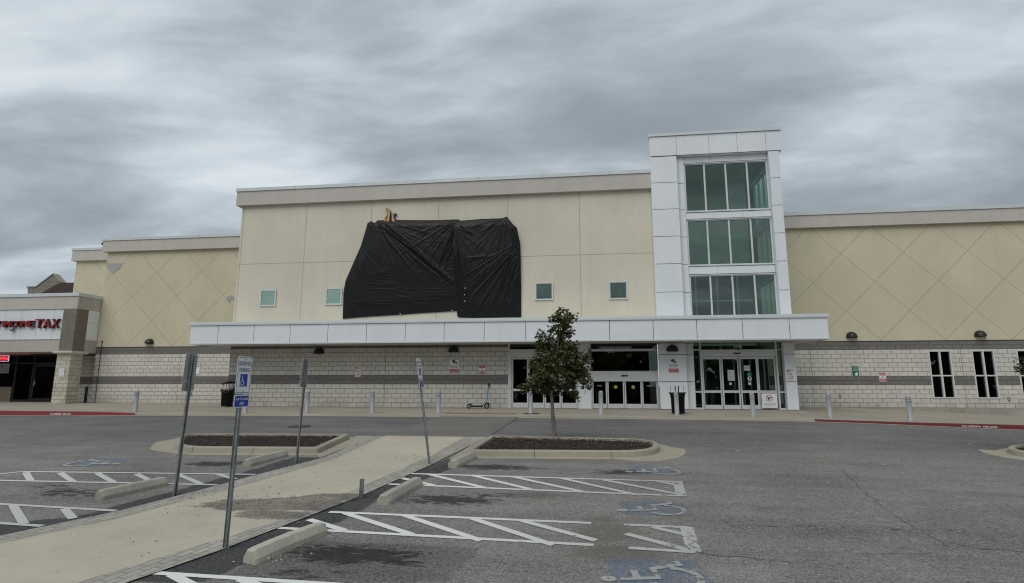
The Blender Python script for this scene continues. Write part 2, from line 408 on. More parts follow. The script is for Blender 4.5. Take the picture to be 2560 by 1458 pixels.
M['alu'] = plain('white_aluminium', (.66, .68, .67), .4, var=.04)
M['alu_in'] = plain('inner_aluminium', (.75, .77, .75), .5, var=.05)
M['glass_up'] = glass('tower_glass', (.66, .80, .73), 2.0)
M['glass_side'] = glass('side_glass', (.84, .93, .89), .35)
M['glass_door'] = glass('door_glass', (.62, .71, .66), 1.8)
M['glass_dark'] = glass('dark_window_glass', (.24, .27, .26), 1.5)
M['glass_sq'] = glass('square_window_glass', (.93, .985, .95), 1.6)
M['room'] = plain('room_wall', (.13, .19, .165), .9)
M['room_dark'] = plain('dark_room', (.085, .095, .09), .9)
M['tower_room'] = plain('tower_room_wall', (.50, .54, .46), .9)
M['blind'] = plain('pale_blind', (.80, .95, .86), .8, var=.03)
M['tarp'] = None
M['black_metal'] = plain('black_metal', (.004, .004, .0045), .5, spec=.25)
M['lamp_bronze'] = plain('dark_bronze', (.010, .010, .0105), .42, var=.05)
M['galv'] = plain('galvanised_steel', (.27, .30, .30), .48, .55, var=.2, vscale=9)
M['sign_back'] = plain('sign_back_aluminium', (.34, .345, .335), .55, .3, var=.1)
M['bollard'] = plain('grey_bollard_paint', (.35, .365, .385), .5, var=.08)
M['sign_white'] = plain('sign_white', (.86, .87, .86), .45, var=.04)
M['sign_blue'] = plain('sign_blue', (.012, .055, .38), .4, var=.04)
M['sign_navy'] = plain('sign_navy', (.03, .06, .24), .4, var=.04)
M['sign_red'] = plain('sign_red', (.42, .03, .04), .45, var=.05)
M['sign_maroon'] = plain('sign_maroon', (.25, .04, .07), .45, var=.05)
M['sign_green'] = plain('sign_green', (.01, .16, .10), .45, var=.05)
M['sign_black'] = plain('sign_black', (.02, .02, .022), .5)
M['paper'] = plain('paper', (.72, .73, .74), .8, var=.03)
M['print'] = plain('grey_print', (.34, .34, .36), .8)
M['teal'] = plain('teal_sticker', (.03, .25, .21), .5)
M['yellow'] = plain('yellow_sticker', (.45, .42, .05), .5)
M['mulch'] = None
M['brown'] = plain('brown_stucco', (.205, .175, .14), .9, bump=.2)
M['tan'] = plain('tan_panel', (.20, .165, .125), .85)
M['beam'] = stucco('beam_stucco', (.50, .47, .415), None)
M['stone'] = stone_mat('pillar_stone')
M['cap'] = plain('pillar_cap', (.62, .60, .53), .8, var=.06)
M['letter_face'] = plain('red_letter_face', (.42, .02, .03), .35, var=.08)
M['letter_side'] = plain('dark_letter_side', (.03, .02, .022), .5)
M['black_frame'] = plain('black_frame', (.015, .016, .018), .4)
M['neon'] = mat('neon_red', (.3, .02, .02), .5, emit=(1, .05, .06), es=1.6)[0]
M['neon_w'] = mat('neon_white', (.5, .5, .6), .5, emit=(.75, .72, 1), es=1.0)[0]
M['tube'] = mat('fluorescent', (.8, .8, .8), .5, emit=(1, 1, .95), es=2.5)[0]
M['bark'] = plain('bark', (.17, .15, .12), .9, var=.25, vscale=14, bump=.6, bscale=40)
M['leaf'] = leaf_mat()
M['litter'] = plain('dry_leaf', (.085, .060, .035), .9, var=.4, vscale=5)
M['pale_litter'] = plain('pale_litter', (.55, .52, .42), .9)
M['rust_iron'] = plain('cast_iron', (.055, .05, .045), .8, var=.2)
M['roof_brown'] = plain('brown_shingle', (.075, .05, .042), .9, var=.25, vscale=6)
M['church_stone'] = stone_mat('church_stone', .5)
M['church_cap'] = plain('church_cap', (.33, .31, .26), .9)
M['flame_y'] = plain('flame_yellow', (.62, .42, .10), .4); M['flame_o'] = plain('flame_orange', (.50, .16, .05), .4); M['flame_p'] = plain('flame_pink', (.58, .36, .27), .4)
M['grey_patch'] = plain('bare_render_patch', (.40, .40, .39), .95, var=.08)
M['tactile'] = plain('faded_red_paving', (.27, .17, .13), .9, var=.2)
M['scooter_grey'] = plain('scooter_grey', (.30, .32, .33), .4, .4); M['scooter_blue'] = plain('scooter_blue', (.10, .36, .55), .4)
M['rubber'] = plain('rubber', (.007, .007, .0075), .8, spec=.2)
M['crack'] = plain('crack_shadow', (.06, .058, .055), 1)
def _tarp():
    mt, t, b = mat('black_plastic_sheet', (.0072, .0076, .0084), .46, spec=.30)
    p = t.pos(); n = t.noise(t.vmul(p, (1, 1, 1.6)), 9, 4, .6, 1.2); n2 = t.noise(t.vmul(p, (1, 1, 2.2)), 3.0, 4, .6, 2.0)
    t.put(b.inputs['Normal'], t.bump(t.m('ADD', n, t.m('MULTIPLY', n2, 1.6)), .10, .03))
    t.put(b.inputs['Roughness'], t.ramp(n2, .3, .7, .40, .52)); return mt
M['tarp'] = _tarp()
def _mulch():
    mt, t, b = mat('bark_mulch', (.06, .04, .032), .95, spec=.2)
    p = t.pos(); n = t.noise(p, 34, 5, .75); n2 = t.noise(p, 130, 3, .7)
    c = t.mix(t.ramp(n, .3, .7), (.022, .015, .013, 1), (.095, .066, .056, 1)); c = t.mix(t.ramp(n2, .58, .72, 0, .6), c, (.15, .115, .095, 1))
    t.put(b.inputs['Base Color'], c); t.put(b.inputs['Normal'], t.bump(t.m('ADD', n, n2), 1.0, .04)); return mt
M['mulch'] = _mulch()
M['chip'] = plain('bark_chip', (.10, .078, .068), .95, var=.75, vscale=30)

# ------------------------------------------------------------------ ground painting (stains that stay put)
def poly_g(pts): return np.array([g(x, y)[:2] for x, y in pts])
def inside(P, X, Y):
    r = np.zeros(X.shape, bool); n = len(P)
    for i in range(n):
        (x0, y0), (x1, y1) = P[i], P[(i+1) % n]
        c = ((y0 > Y) != (y1 > Y)); xx = x0+(Y-y0)*(x1-x0)/((y1-y0) if y1 != y0 else 1e-9)
        r ^= c & (X < xx)
    return r
SEAL = [poly_g(p) for p in ([(300,1457),(557,1374),(640,1341),(700,1315),(892,1246),(1074,1164),(1125,1145),(1165,1150),(1120,1175),(1060,1200),(1000,1216),(930,1262),(800,1330),(610,1412),(500,1457)],
    [(-200,1395),(110,1317),(296,1278),(544,1214),(643,1187),(810,1144),(735,1142),(640,1172),(440,1226),(300,1262),(200,1290),(-200,1330)])]
PATCH = poly_g([(560,1450),(620,1405),(760,1350),(1205,1372),(1110,1457)])
OILS = [(880,1385,1.05,.36,1.0),(960,1400,.6,.2,.8),(760,1430,.7,.15,.6),(1120,1250,1.0,.38,.9),(1230,1238,.9,.3,.6),(540,1160,.8,.35,1.0),(610,1156,.5,.25,.8),
        (170,1230,1.0,.35,.75),(110,1215,.8,.25,.6),(230,1240,.5,.2,.7),(1230,1168,1.1,.4,.9),(1330,1172,.6,.25,.5),(1560,1180,.65,.28,.9),(1530,1183,.5,.2,.8),(1040,1415,.6,.15,.5),(1830,1128,1.5,.5,.42),(1960,1150,1.2,.3,.34),(1980,1312,1.8,.22,.40),(2180,1325,1.6,.2,.36),(1850,1345,.9,.2,.34),(2380,1120,1.5,.4,.34),(430,1195,1.0,.3,.4),(700,1445,.9,.14,.6),(1560,1270,.4,.2,.4)]
DIRT = [(1515,1330,.55,.55,.9),(1540,1385,.7,.35,1.0),(1510,1300,.35,.3,.8),(1320,1238,.9,.3,.8),(1560,1300,.5,.5,.5),(2480,1420,.5,.5,.4)]
def blobs(L, X, Y):
    r = np.zeros(X.shape)
    for x, y, rx, ry, a in L:
        c = g(x, y); r = np.maximum(r, a*np.exp(-(((X-c[0])/rx)**2+((Y-c[1])/ry)**2)))
    return r
WET = [(860,1243,.7,.22,.9),(780,1270,.6,.25,1.0),(640,1265,.95,.40,1.0),(740,1262,.95,.42,1.0),(560,1262,.75,.18,.7),(690,1290,.7,.25,.95),(800,1248,.8,.2,.8),(480,1268,.5,.10,.5)]
def set_attr(me, name, arr):
    a = me.attributes.new(name, 'FLOAT', 'POINT'); a.data.foreach_set('value', np.asarray(arr, dtype=np.float32).ravel())
def np_grid(name, X, Y, Z, mt, smooth=True, **kw):
    ny, nx = X.shape; me = bpy.data.meshes.new(name)
    v = np.stack([X, Y, Z], -1).reshape(-1, 3)
    idx = np.arange(ny*nx).reshape(ny, nx)
    q = np.stack([idx[:-1, :-1], idx[:-1, 1:], idx[1:, 1:], idx[1:, :-1]], -1).reshape(-1, 4)
    me.vertices.add(len(v)); me.vertices.foreach_set('co', v.ravel())
    me.loops.add(q.size); me.loops.foreach_set('vertex_index', q.ravel())
    me.polygons.add(len(q)); me.polygons.foreach_set('loop_start', np.arange(0, q.size, 4)); me.polygons.foreach_set('loop_total', np.full(len(q), 4))
    if smooth: me.polygons.foreach_set('use_smooth', np.ones(len(q), bool))
    me.update(calc_edges=True); me.validate(); me.materials.append(mt)
    o = bpy.data.objects.new(name, me); COL.objects.link(o); tag(o, **kw); return o

# asphalt: one sheet to the horizon, fine near the camera
xs = np.unique(np.round(np.concatenate([[-3000, -900, -300, -120], np.arange(-70, -14, .5), np.arange(-14, 6, .07), np.arange(6, 18, .25), np.arange(18, 70.1, .5), [120, 300, 900, 3000]]), 4))
ys = np.unique(np.round(np.concatenate([[-2000, -500, -150, -60], np.arange(-40, 2, 1.0), np.arange(2, 14, .07), np.arange(14, 21.01, .2), [24, 40, 80, 200, 600, 3000]]), 4))
X, Y = np.meshgrid(xs, ys)
ground = np_grid('asphalt_ground', X, Y, gz(X, Y), M['asphalt'], kind='structure', label='grey asphalt parking lot and drive lane')
near = (np.abs(X) < 20) & (Y > 1.5) & (Y < 22)
seal = np.zeros(X.shape)
for P in SEAL: seal = np.maximum(seal, inside(P, X, Y)*1.0)
seal = np.maximum(seal, inside(PATCH, X, Y)*.38)
set_attr(ground.data, 'seal', seal)
dwell = np.maximum(blobs(DIRT, X, Y), 0)*near
set_attr(ground.data, 'dirt', dwell)
set_attr(ground.data, 'oil', np.maximum(blobs(OILS, X, Y), .75*blobs(WET, X, Y)*(X > -6))*near)

# walkway with its two paver bands
def pl(pts, dz=.012):
    a = np.array([g(x, y, dz) for x, y in pts]); a = a[np.argsort(a[:, 1])]
    Y0 = a[0, 1]; s = (a[2, 0]-a[0, 0])/(a[2, 1]-a[0, 1])
    return np.vstack([[a[0, 0]+s*(1.0-Y0), 1.0, 0], a])
LO = pl([(0,1340),(110,1317),(296,1278),(544,1214),(640,1188),(810,1144),(928,1091)])
LI = pl([(0,1359),(110,1335),(296,1296),(544,1231),(640,1205),(830,1150),(958,1092)])
RI = pl([(192,1458),(576,1340),(697,1302),(860,1236),(1080,1139),(1175,1085),(1266,1043)])
RO = pl([(315,1458),(557,1374),(640,1341),(892,1245),(1074,1164),(1222,1091),(1294,1045)])
def xf(P, y):
    if y > P[-1, 1]:
        s = (P[-1, 0]-P[-3, 0])/(P[-1, 1]-P[-3, 1]); return P[-1, 0]+s*(y-P[-1, 1])
    return np.interp(y, P[:, 1], P[:, 0])
yw = np.unique(np.round(np.concatenate([np.arange(1.2, 14.6, .06), np.arange(14.6, 20.84, .12), [20.84]]), 4))
WEND = float(LO[-1, 1])
def strip(name, A, B, n, mt, dz, ylim=99, **kw):
    yy = yw[yw <= ylim]; X = np.zeros((len(yy), n)); Y = np.zeros_like(X)
    for j, y in enumerate(yy):
        a, b = xf(A, y), xf(B, y); X[j] = np.linspace(a, b, n); Y[j] = y
    Z = gz(X, Y)+dz
    o = np_grid(name, X, Y, Z, mt, kind='structure', **kw)
    set_attr(o.data, 'wet', blobs(WET, X, Y))
    set_attr(o.data, 'worn', np.clip((Y-WEND)/.25, 0, 1)*.95)
    return o
strip('walkway', LI, RI, 60, M['walk'], .014, label='buff concrete walkway crossing the parking lot to the doors')
strip('paver_border', LO, LI, 8, M['paver'], .016, WEND, label='paver band on the far left edge of the walkway')
strip('paver_border', RI, RO, 8, M['paver'], .016, label='paver band on the right edge of the walkway')

# pavement in front of the store
def S(x, y):
    s21 = np.interp(x, [-60, -24, -20, -18, -11, -4, 2, 6, 7.7, 10.9, 14.2, 20, 40, 60], [-.12, -.106, -.111, -.15, -.147, -.10, -.117, -.15, -.167, -.245, -.296, -.40, -.6, -.7])
    sw = np.interp(x, [-60, 9.5, 12, 19, 40, 60], [0, 0, -.02, -.336, -.7, -.9])
    yv = np.interp(x, [-60, -18.5, -16.6, 8.4, 11, 60], [28.4, 28.4, 24.7, 24.7, 28.4, 28.4])
    t = np.clip((y-21)/(yv-21), 0, 1); return s21+(sw-s21)*t
xs = np.arange(-60, 60.1, .4); ys = np.array([21.0, 21.6, 22.2, 22.9, 23.6, 24.2, 24.7, 25.4, 26.2, 27, 27.7, 28.4, 29, 30, 31])
X, Y = np.meshgrid(xs, ys)
np_grid('pavement', X, Y, S(X, Y), M['pavement'], kind='structure', label='concrete pavement along the store front')
def kerb_run(name, x0, x1, mt, label, y0=20.86, lift=.004):
    b = MB(); n = int((x1-x0)/.4)+1
    xs = np.linspace(x0, x1, n+1); vs = []
    for x in xs:
        t = float(S(x, 21.0))+lift; gr = float(gz(x, y0))-.1
        vs += [(x, y0-.03, gr), (x, y0, t-.02), (x, y0+.02, t), (x, 21.0, t), (x, 21.0, gr)]
    fs = [(i*5+k, (i+1)*5+k, (i+1)*5+k+1, i*5+k+1) for i in range(n) for k in range(4)]
    b.add(vs, fs); b.f = [f[::-1] for f in b.f]
    return b.build(name, mt, kind='structure', label=label)
XL0 = at(345, 1033, 21).x; XR0 = at(2033, 1048, 21).x
kerb_left = kerb_run('kerb', -60, XL0, M['redkerb'], 'red painted kerb in front of the tax shop')
kerb_run('kerb', XL0, XR0, M['kerb'], 'plain concrete kerb in front of the doors')
kerb_right = kerb_run('kerb', XR0, 60, M['redkerb'], 'red painted kerb to the right of the doors')
b = MB(); n = 160; xs = np.linspace(-60, 60, n+1)
b.add([p for x in xs for p in ((x, 20.66, float(gz(x, 20.66))+.006), (x, 20.85, float(gz(x, 20.85))+.006))], [(2*i, 2*i+2, 2*i+3, 2*i+1) for i in range(n)])
b.build('gutter', M['apron'], kind='structure', label='narrow concrete gutter along the kerb')
def kerb_text(body, xa, xb, par, fy):
    x0, x1 = at(xa, 1035, 20.86).x, at(xb, 1070, 20.86).x
    vs, fs = text_mesh(body, x0, x1, 0, 1, 0, .004)
    v2 = []
    for x, y, z in vs:
        t = float(S(x, 21.0)); lo = float(gz(x, 20.84))+.02; hh = (t-.03)-lo
        v2.append((x, 20.836+y+.024*z, lo+hh*(.12+.76*z)))
    MB().add(v2, fs).build('stencil_lettering', M['sign_white'], par)
kerb_text('NO PARKING  FIRE LANE', 2401, 2493, kerb_right, 0)
kerb_text('NO PARKING  FIRE LANE', 127, 173, kerb_left, 0)
# faded red strip at the top of the ramp
b = MB(); xa, xb = at(1118, 1035, 21.6).x, at(1292, 1035, 21.6).x; n = 12
xs = np.linspace(xa, xb, n+1)
b.add([p for x in xs for p in ((x, 21.25, float(S(x, 21.25))+.006), (x, 21.85, float(S(x, 21.85))+.006))], [(2*i, 2*i+2, 2*i+3, 2*i+1) for i in range(n)])
b.build('tactile_strip', M['tactile'], kind='structure', label='faded red warning strip at the top of the walkway ramp')

# ------------------------------------------------------------------ road markings
def ribbon(b, p, q, wid, dz=.007, along=None):
    A, B = g(*p)[:2], g(*q)[:2]; d = B-A; L = np.hypot(*d); d /= L; nrm = np.array([-d[1], d[0]])*wid/2
    if along is not None: nrm = np.array(along)*wid/2
    n = max(2, int(L/.12)); vs = []
    for i in range(n+1):
        c = A+d*L*i/n
        for s in (1, -1): q2 = c+nrm*s; vs.append((q2[0], q2[1], float(gz(*q2))+dz))
    b.add(vs, [(2*i, 2*i+1, 2*i+3, 2*i+2) for i in range(n)])
def aisle(edges, diags, bar=None, mt='white_paint', label=''):
    b = MB()
    for p, q in edges: ribbon(b, p, q, .088)
    for p, q in diags: ribbon(b, p, q, .112, .0085)
    if bar: ribbon(b, bar[0], bar[1], .17, .0095, along=(1, 0))
    return b.build('parking_marking', M[mt], kind='structure', label=label)
aisle([((823,1281),(1478,1309)),((1560,1313),(1724,1320)),((697,1321),(1484,1364)),((1572,1371),(1738,1382))],
      [((772,1300),(862,1328)),((862,1284),(1030,1338)),((1012,1290),(1203,1353)),((1182,1298),(1383,1364)),((1305,1303),(1490,1353)),((1565,1336),(1722,1377)),((1632,1319),(1716,1339))],
      ((1716,1319),(1735,1382)), label='white hatched aisle nearest the right foreground')
aisle([((1028,1185),(1695,1205)),((970,1211),(1702,1241))],
      [((1003,1196),(1085,1215)),((1073,1187),(1213,1221)),((1178,1189),(1325,1224)),((1283,1193),(1458,1231)),((1405,1197),(1590,1238)),((1510,1201),(1692,1236)),((1643,1204),(1688,1213))],
      ((1693,1204),(1704,1242)), label='white hatched aisle in front of the tree island')
aisle([((-60,1192),(56,1180)),((56,1180),(638,1187)),((-60,1201),(543,1213))],
      [((64,1182),(77,1203)),((150,1183),(184,1206)),((243,1184),(284,1207)),((341,1186),(384,1207)),((445,1187),(503,1211)),((545,1187),(588,1199))], None, 'white_paint_left', 'white hatched aisle left of the walkway, farther one')
aisle([((-120,1254),(290,1278)),((-120,1301),(106,1316))],
      [((32,1264),(60,1311)),((161,1273),(182,1298)),((-70,1258),(-52,1300))], None, 'white_paint_left', 'white hatched aisle left of the walkway, nearer one')
aisle([((375,1433),(900,1467))], [((428,1438),(500,1475)),((600,1450),(720,1490))], None, 'white_paint', 'white line at the bottom edge of the picture')
b = MB(); ribbon(b, (140,1051), (225,1042), .08); ribbon(b, (0,1049), (70,1046), .08)
b.build('parking_marking', M['old_white'], kind='structure', label='faint worn white lines near the left red kerb')
def isa():
    """wheelchair figure as flat strokes, 1 unit tall, head at +v"""
    S_ = []
    def arc(cx, cy, r, a0, a1, n=16): return [(cx+r*math.cos(math.radians(a0+(a1-a0)*i/n)), cy+r*math.sin(math.radians(a0+(a1-a0)*i/n))) for i in range(n+1)]
    S_.append((arc(0.0, .92, .045, 0, 360, 10), .07))
    S_.append(([(0, .80), (.02, .42), (.28, .42), (.40, .10), (.50, .13)], .085))
    S_.append(([(.01, .63), (.24, .63)], .075))
    S_.append((arc(.02, .27, .27, 118, 352, 18), .075))
    return S_
def strokes(b, S_, place):
    for pts, wd in S_:
        vs = []
        for i, p in enumerate(pts):
            a = pts[max(i-1, 0)]; c = pts[min(i+1, len(pts)-1)]
            d = np.array(c)-np.array(a); d = d/(np.hypot(*d)+1e-9); nn = np.array([-d[1], d[0]])*wd/2
            vs.append(place(*(np.array(p)+nn))); vs.append(place(*(np.array(p)-nn)))
        b.add(vs, [(2*i, 2*i+1, 2*i+3, 2*i+2) for i in range(len(pts)-1)])
def bay_symbol(px0, px1, yy, halfw, flip, label, sgn=1):
    A = g(px0, yy)[:2]; B = g(px1, yy)[:2]                       # head end, wheel end
    d = A-B; L = np.hypot(*d); d /= L; nrm = np.array([-d[1], d[0]])*sgn
    def place(u, v, dz=.011):
        c = B+d*L*v+nrm*(u-.1)*L*.95; return (c[0], c[1], float(gz(*c))+dz)
    b = MB()
    n = 8; vs = [place(-.26+.84*i/n, -.10+.98*j/n, .006) for j in range(n+1) for i in range(n+1)]
    b.cur = 1; b.add(vs, [(j*(n+1)+i, j*(n+1)+i+1, (j+1)*(n+1)+i+1, (j+1)*(n+1)+i) for j in range(n) for i in range(n)])
    b.cur = 0; strokes(b, isa(), place)
    return b.build('wheelchair_marking', [M['old_white'], M['old_blue']], kind='structure', label=label)
bay_symbol(1560, 1695, 1178, .3, 1, 'worn wheelchair symbol on blue beside the tree island', -1)
bay_symbol(1540, 1706, 1273, .3, 1, 'worn wheelchair symbol between the two right hatched aisles', -1)
bay_symbol(1498, 1745, 1440, .3, 1, 'worn wheelchair symbol at the bottom edge', -1)
bay_symbol(310, 180, 1158, .3, 1, 'worn wheelchair symbol on blue left of the walkway', 1)

# cracks
b = MB()
def crack(pts, wd=.018, seed=0):
    r = random.Random(seed)
    P = [g(x, y)[:2] for x, y in pts]; out = []
    for a, c in zip(P[:-1], P[1:]):
        n = max(2, int(np.hypot(*(c-a))/.22))
        for i in range(n): out.append(a+(c-a)*i/n+np.array([r.uniform(-.03, .03), r.uniform(-.03, .03)]))
    out.append(P[-1]); vs = []
    for i, p in enumerate(out):
        d = out[min(i+1, len(out)-1)]-out[max(i-1, 0)]; d = d/np.hypot(*d); nn = np.array([-d[1], d[0]])*wd*r.uniform(.05, .32)
        for s in (1, -1): q = p+nn*s; vs.append((q[0], q[1], float(gz(*q))+.004))
    b.add(vs, [(2*i, 2*i+1, 2*i+3, 2*i+2) for i in range(len(out)-1)])
crack([(2100,1170),(2160,1230),(2240,1290),(2330,1345),(2368,1367)], .02, 1)
crack([(1742,1384),(1900,1398),(2000,1410),(2120,1432)], .02, 2)
crack([(2368,1356),(2450,1372),(2580,1382)], .02, 3)
crack([(1880,1262),(1960,1285),(2080,1308),(2210,1316),(2310,1338)], .014, 4)
crack([(2260,1265),(2350,1258),(2400,1250),(2440,1236)], .012, 5)
crack([(1960,1190),(1990,1178)], .012, 6)
crack([(1780,1218),(1860,1212),(1985,1195)], .010, 12)
crack([(2010,1124),(2090,1120),(2180,1121)], .012, 7)
crack([(0,1100),(150,1103),(330,1098)], .016, 8)
crack([(1705,1245),(1752,1240),(1757,1252),(1750,1270)], .01, 9)
crack([(1566,1202),(1564,1218),(1562,1236)], .02, 10)
crack([(2040,1380),(2180,1386),(2330,1384),(2440,1398)], .012, 11)
b.build('asphalt_crack', M['crack'], kind='structure', label='thin dark cracks in the asphalt')

# ------------------------------------------------------------------ the store
store = empty('store_building', (-4, 24.7, 0), 'big cream stucco and block store with white canopy and tall glazed entrance tower', 'building', absolute=True)
C3 = 15*.2032
def part(b, name, mt, parent=store, **k): return b.build(name, mt, parent, **k)
YC, YW, YF = 24.7, 28.4, 30.3
# block walls with door and window openings left out
b = MB(); b.box(-16.6, -3.40, YC, YC+.3, -.2, 3.4); b.box(-16.6, -16.3, YC+.3, YW+.6, -.2, 3.4)
part(b, 'block_wall', M['cmu'])
b = MB(); b.box(-27.2, -16.6, YW, YW+.3, -.2, C3); b.box(-27.2, -26.9, YW+.3, YF+.02, -.2, C3)
b.box(-40, -27.2, YF, YF+.3, -.2, C3)
part(b, 'block_wall', M['cmu'])
W3 = []
for xa, ya, xb, yb in ((2318.7,876.9,2390.9,996.3),(2427,875.8,2500.4,996.3),(2538.6,874.8,2612,996.3)):
    p, q = at(xa, ya, YW), at(xb, yb, YW); W3.append((p.x, q.x))
WZ0, WZ1 = .42, 2.59
b = MB(); b.box(8.3, W3[0][0], YW, YW+.3, 0, C3)
for i, (x0, x1) in enumerate(W3):
    nx = W3[i+1][0] if i < 2 else 40
    b.box(x0, x1, YW, YW+.3, 0, WZ0); b.box(x0, x1, YW, YW+.3, WZ1, C3); b.box(x1, nx, YW, YW+.3, 0, C3)
part(b, 'block_wall', M['cmu'])
part(MB().box(8.3, 40, YW-.012, YW+.3, -1.4, -.001), 'foundation', M['cmu_base'])
# stucco above
part(MB().box(-16.6, 3.02, YC, YW+8, 3.4, 9.7), 'stucco_wall', M['stucco_mid'])
b = MB(); b.box(-27.2, -16.62, YW-.012, 60, C3, 8.6); b.box(-31.1, -27.22, YF-.012, 60, C3, 8.6)
part(b, 'stucco_wall', M['stucco_wing'])
part(MB().box(8.2, 40, YW-.012, 60, C3, 8.7), 'stucco_wall', M['stucco_wing'])
part(MB().box(8.2, 40, YW-.02, YW+.02, C3-.02, C3+.006), 'drip_edge', M['dark_gap'])
part(MB().box(-27.2, -16.63, YW-.02, YW+.02, C3-.02, C3+.006), 'drip_edge', M['dark_gap'])
# parapet bands and metal copings
def parapet(x0, x1, yf, z0, z1, cop, yb):
    pr = MB().box(x0, x1, yf-.2, yb, z0, z1-cop).build('parapet', M['fascia'], store)
    b = MB(); b.hexa([(x0-.04, yf-.245, z1-cop), (x1+.04, yf-.245, z1-cop), (x1+.04, yb, z1-cop), (x0-.04, yb, z1-cop),
                      (x0-.04, yf-.235, z1), (x1+.04, yf-.235, z1), (x1+.04, yb, z1+.03), (x0-.04, yb, z1+.03)])
    n = int((x1-x0)/3)
    for i in range(1, n+1): b.box(x0+i*3-.05, x0+i*3+.05, yf-.25, yf-.2, z1-cop-.004, z1+.003)
    b.build('coping', M['coping'], pr)
parapet(-16.82, 3.0, YC, 9.61, 10.47, .16, YW+8)
parapet(-27.42, -16.62, YW, 8.49, 9.28, .15, 58)
parapet(-31.3, -27.44, YF, 8.49, 9.28, .15, 58.2)
parapet(8.25, 40, YW, 8.57, 9.37, .18, 58)
# bare patches where the render has come off
def patch(pts, Y, label=None):
    b = MB(); P = [at(x, y, Y) for x, y in pts]
    b.prism([(p.x, p.z) for p in P], Y-.016, Y+.02)
    b.build('bare_patch', M['grey_patch'], store)
patch([(267,660),(272,657),(276,660),(282,657),(288,660),(293,657),(300,659),(308,657),(302,669),(293,677),(284,684),(276,676),(270,668)][::-1], YW-.012)
patch([(566,748),(569,741),(574,742),(578,737),(583,741),(588,745),(587,752),(580,750),(573,756),(569,753)][::-1], YW-.012)
# square windows
for x0, y0, x1, y1 in ((653,724.6,688.6,766),(817,720.7,853,762),(1339,706,1381.5,751),(1523.5,703.5,1567.7,748.8)):
    p, q = at(x0, y0, YC), at(x1, y1, YC); cx, cz = (p.x+q.x)/2, (p.z+q.z)/2; h = .405
    wdw = MB().box(cx-h, cx+h, YC-.012, YC+.02, cz-h, cz+h).build('window', M['dark_gap'], store, loc=None)
    b = MB(); t = .065
    for a in ((cx-h, cx-h+t, cz-h, cz+h), (cx+h-t, cx+h, cz-h, cz+h), (cx-h+t, cx+h-t, cz-h, cz-h+t), (cx-h+t, cx+h-t, cz+h-t, cz+h)):
        b.box(a[0], a[1], YC-.05, YC-.0125, a[2], a[3])
    b.build('frame', M['alu'], wdw)
    MB().box(cx-h+t, cx+h-t, YC-.024, YC-.018, cz-h+t, cz+h-t).build('pane', M['glass_sq'], wdw)
    dull = x0 > 1200
    MB().box(cx-h+t, cx+h-t, YC-.0165, YC-.013, cz-h+t, cz+h-t).build('blind', M['room'] if dull else M['blind'], wdw)
# tall windows of the right wing
for x0, x1 in W3:
    b = MB(); t = .055; zm = 1.44; xm = (x0+x1)/2
    yf = YW-.03
    for a in ((x0, x0+t, WZ0, WZ1), (x1-t, x1, WZ0, WZ1), (x0+t, x1-t, WZ0, WZ0+t), (x0+t, x1-t, WZ1-t, WZ1)): b.box(a[0], a[1], yf, YW+.12, a[2], a[3])
    b.box(xm-.035, xm+.035, yf+.004, YW+.1, WZ0+t, WZ1-t); b.box(x0+t, xm-.035, yf+.004, YW+.1, zm-.03, zm+.03); b.box(xm+.035, x1-t, yf+.004, YW+.1, zm-.03, zm+.03)
    wdw = b.build('tall_window', M['alu'], store)
    for a, c in ((x0+t, xm-.035), (xm+.035, x1-t)):
        for d, e_ in ((WZ0+t, zm-.03), (zm+.03, WZ1-t)):
            MB().box(a, c, YW+.05, YW+.056, d, e_).build('pane', M['glass_dark'], wdw)
# dark rooms behind the glass
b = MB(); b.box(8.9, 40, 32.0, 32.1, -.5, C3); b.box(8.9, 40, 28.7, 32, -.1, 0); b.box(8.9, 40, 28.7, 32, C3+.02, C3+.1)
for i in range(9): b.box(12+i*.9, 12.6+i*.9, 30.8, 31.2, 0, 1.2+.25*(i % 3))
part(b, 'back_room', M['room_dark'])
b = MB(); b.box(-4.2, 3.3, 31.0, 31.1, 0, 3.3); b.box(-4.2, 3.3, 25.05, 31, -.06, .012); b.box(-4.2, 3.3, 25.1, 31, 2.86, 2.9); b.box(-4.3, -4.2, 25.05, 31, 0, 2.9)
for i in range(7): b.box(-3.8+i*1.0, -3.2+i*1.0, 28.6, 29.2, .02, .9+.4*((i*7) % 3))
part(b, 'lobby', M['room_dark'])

# ------------------------------------------------ canopy
CX0, CX1, CYF, CZ0, CZ1 = -17.54, 9.28, 23.1, 2.735, 3.73
b = MB(); b.box(CX0+.02, CX1-.02, CYF+.03, YC-.02, CZ0+.05, CZ1-.1); b.box(CX0+.02, -16.62, YC-.02, 26.6, CZ0+.05, CZ1-.1); b.box(8.46, CX1-.02, YC-.02, 28.38, CZ0+.05, CZ1-.1)
can = part(b, 'canopy', M['dark_gap'])
seams = [CX0, -16.19, -14.49, -12.79, -11.06, -9.32, -7.6, -5.91, -4.2, -2.46, -.72, .95, 2.68, 4.37, 6.11, 7.86, CX1]
b = MB(); gp = .011
for a, c in zip(seams[:-1], seams[1:]): b.box(a+gp, c-gp, CYF, CYF+.03, CZ0+.055, CZ1-.155)
for x, s in ((CX0, 1), (CX1, -1)):
    ye = 26.6 if s > 0 else 28.36
    yy = [CYF+.03, (CYF+ye)/2, ye]
    for a, c in zip(yy[:-1], yy[1:]): b.box(min(x, x+s*.02), max(x, x+s*.02), a+gp, c-gp, CZ0+.055, CZ1-.155)
b.build('fascia_panel', M['acm'], can)
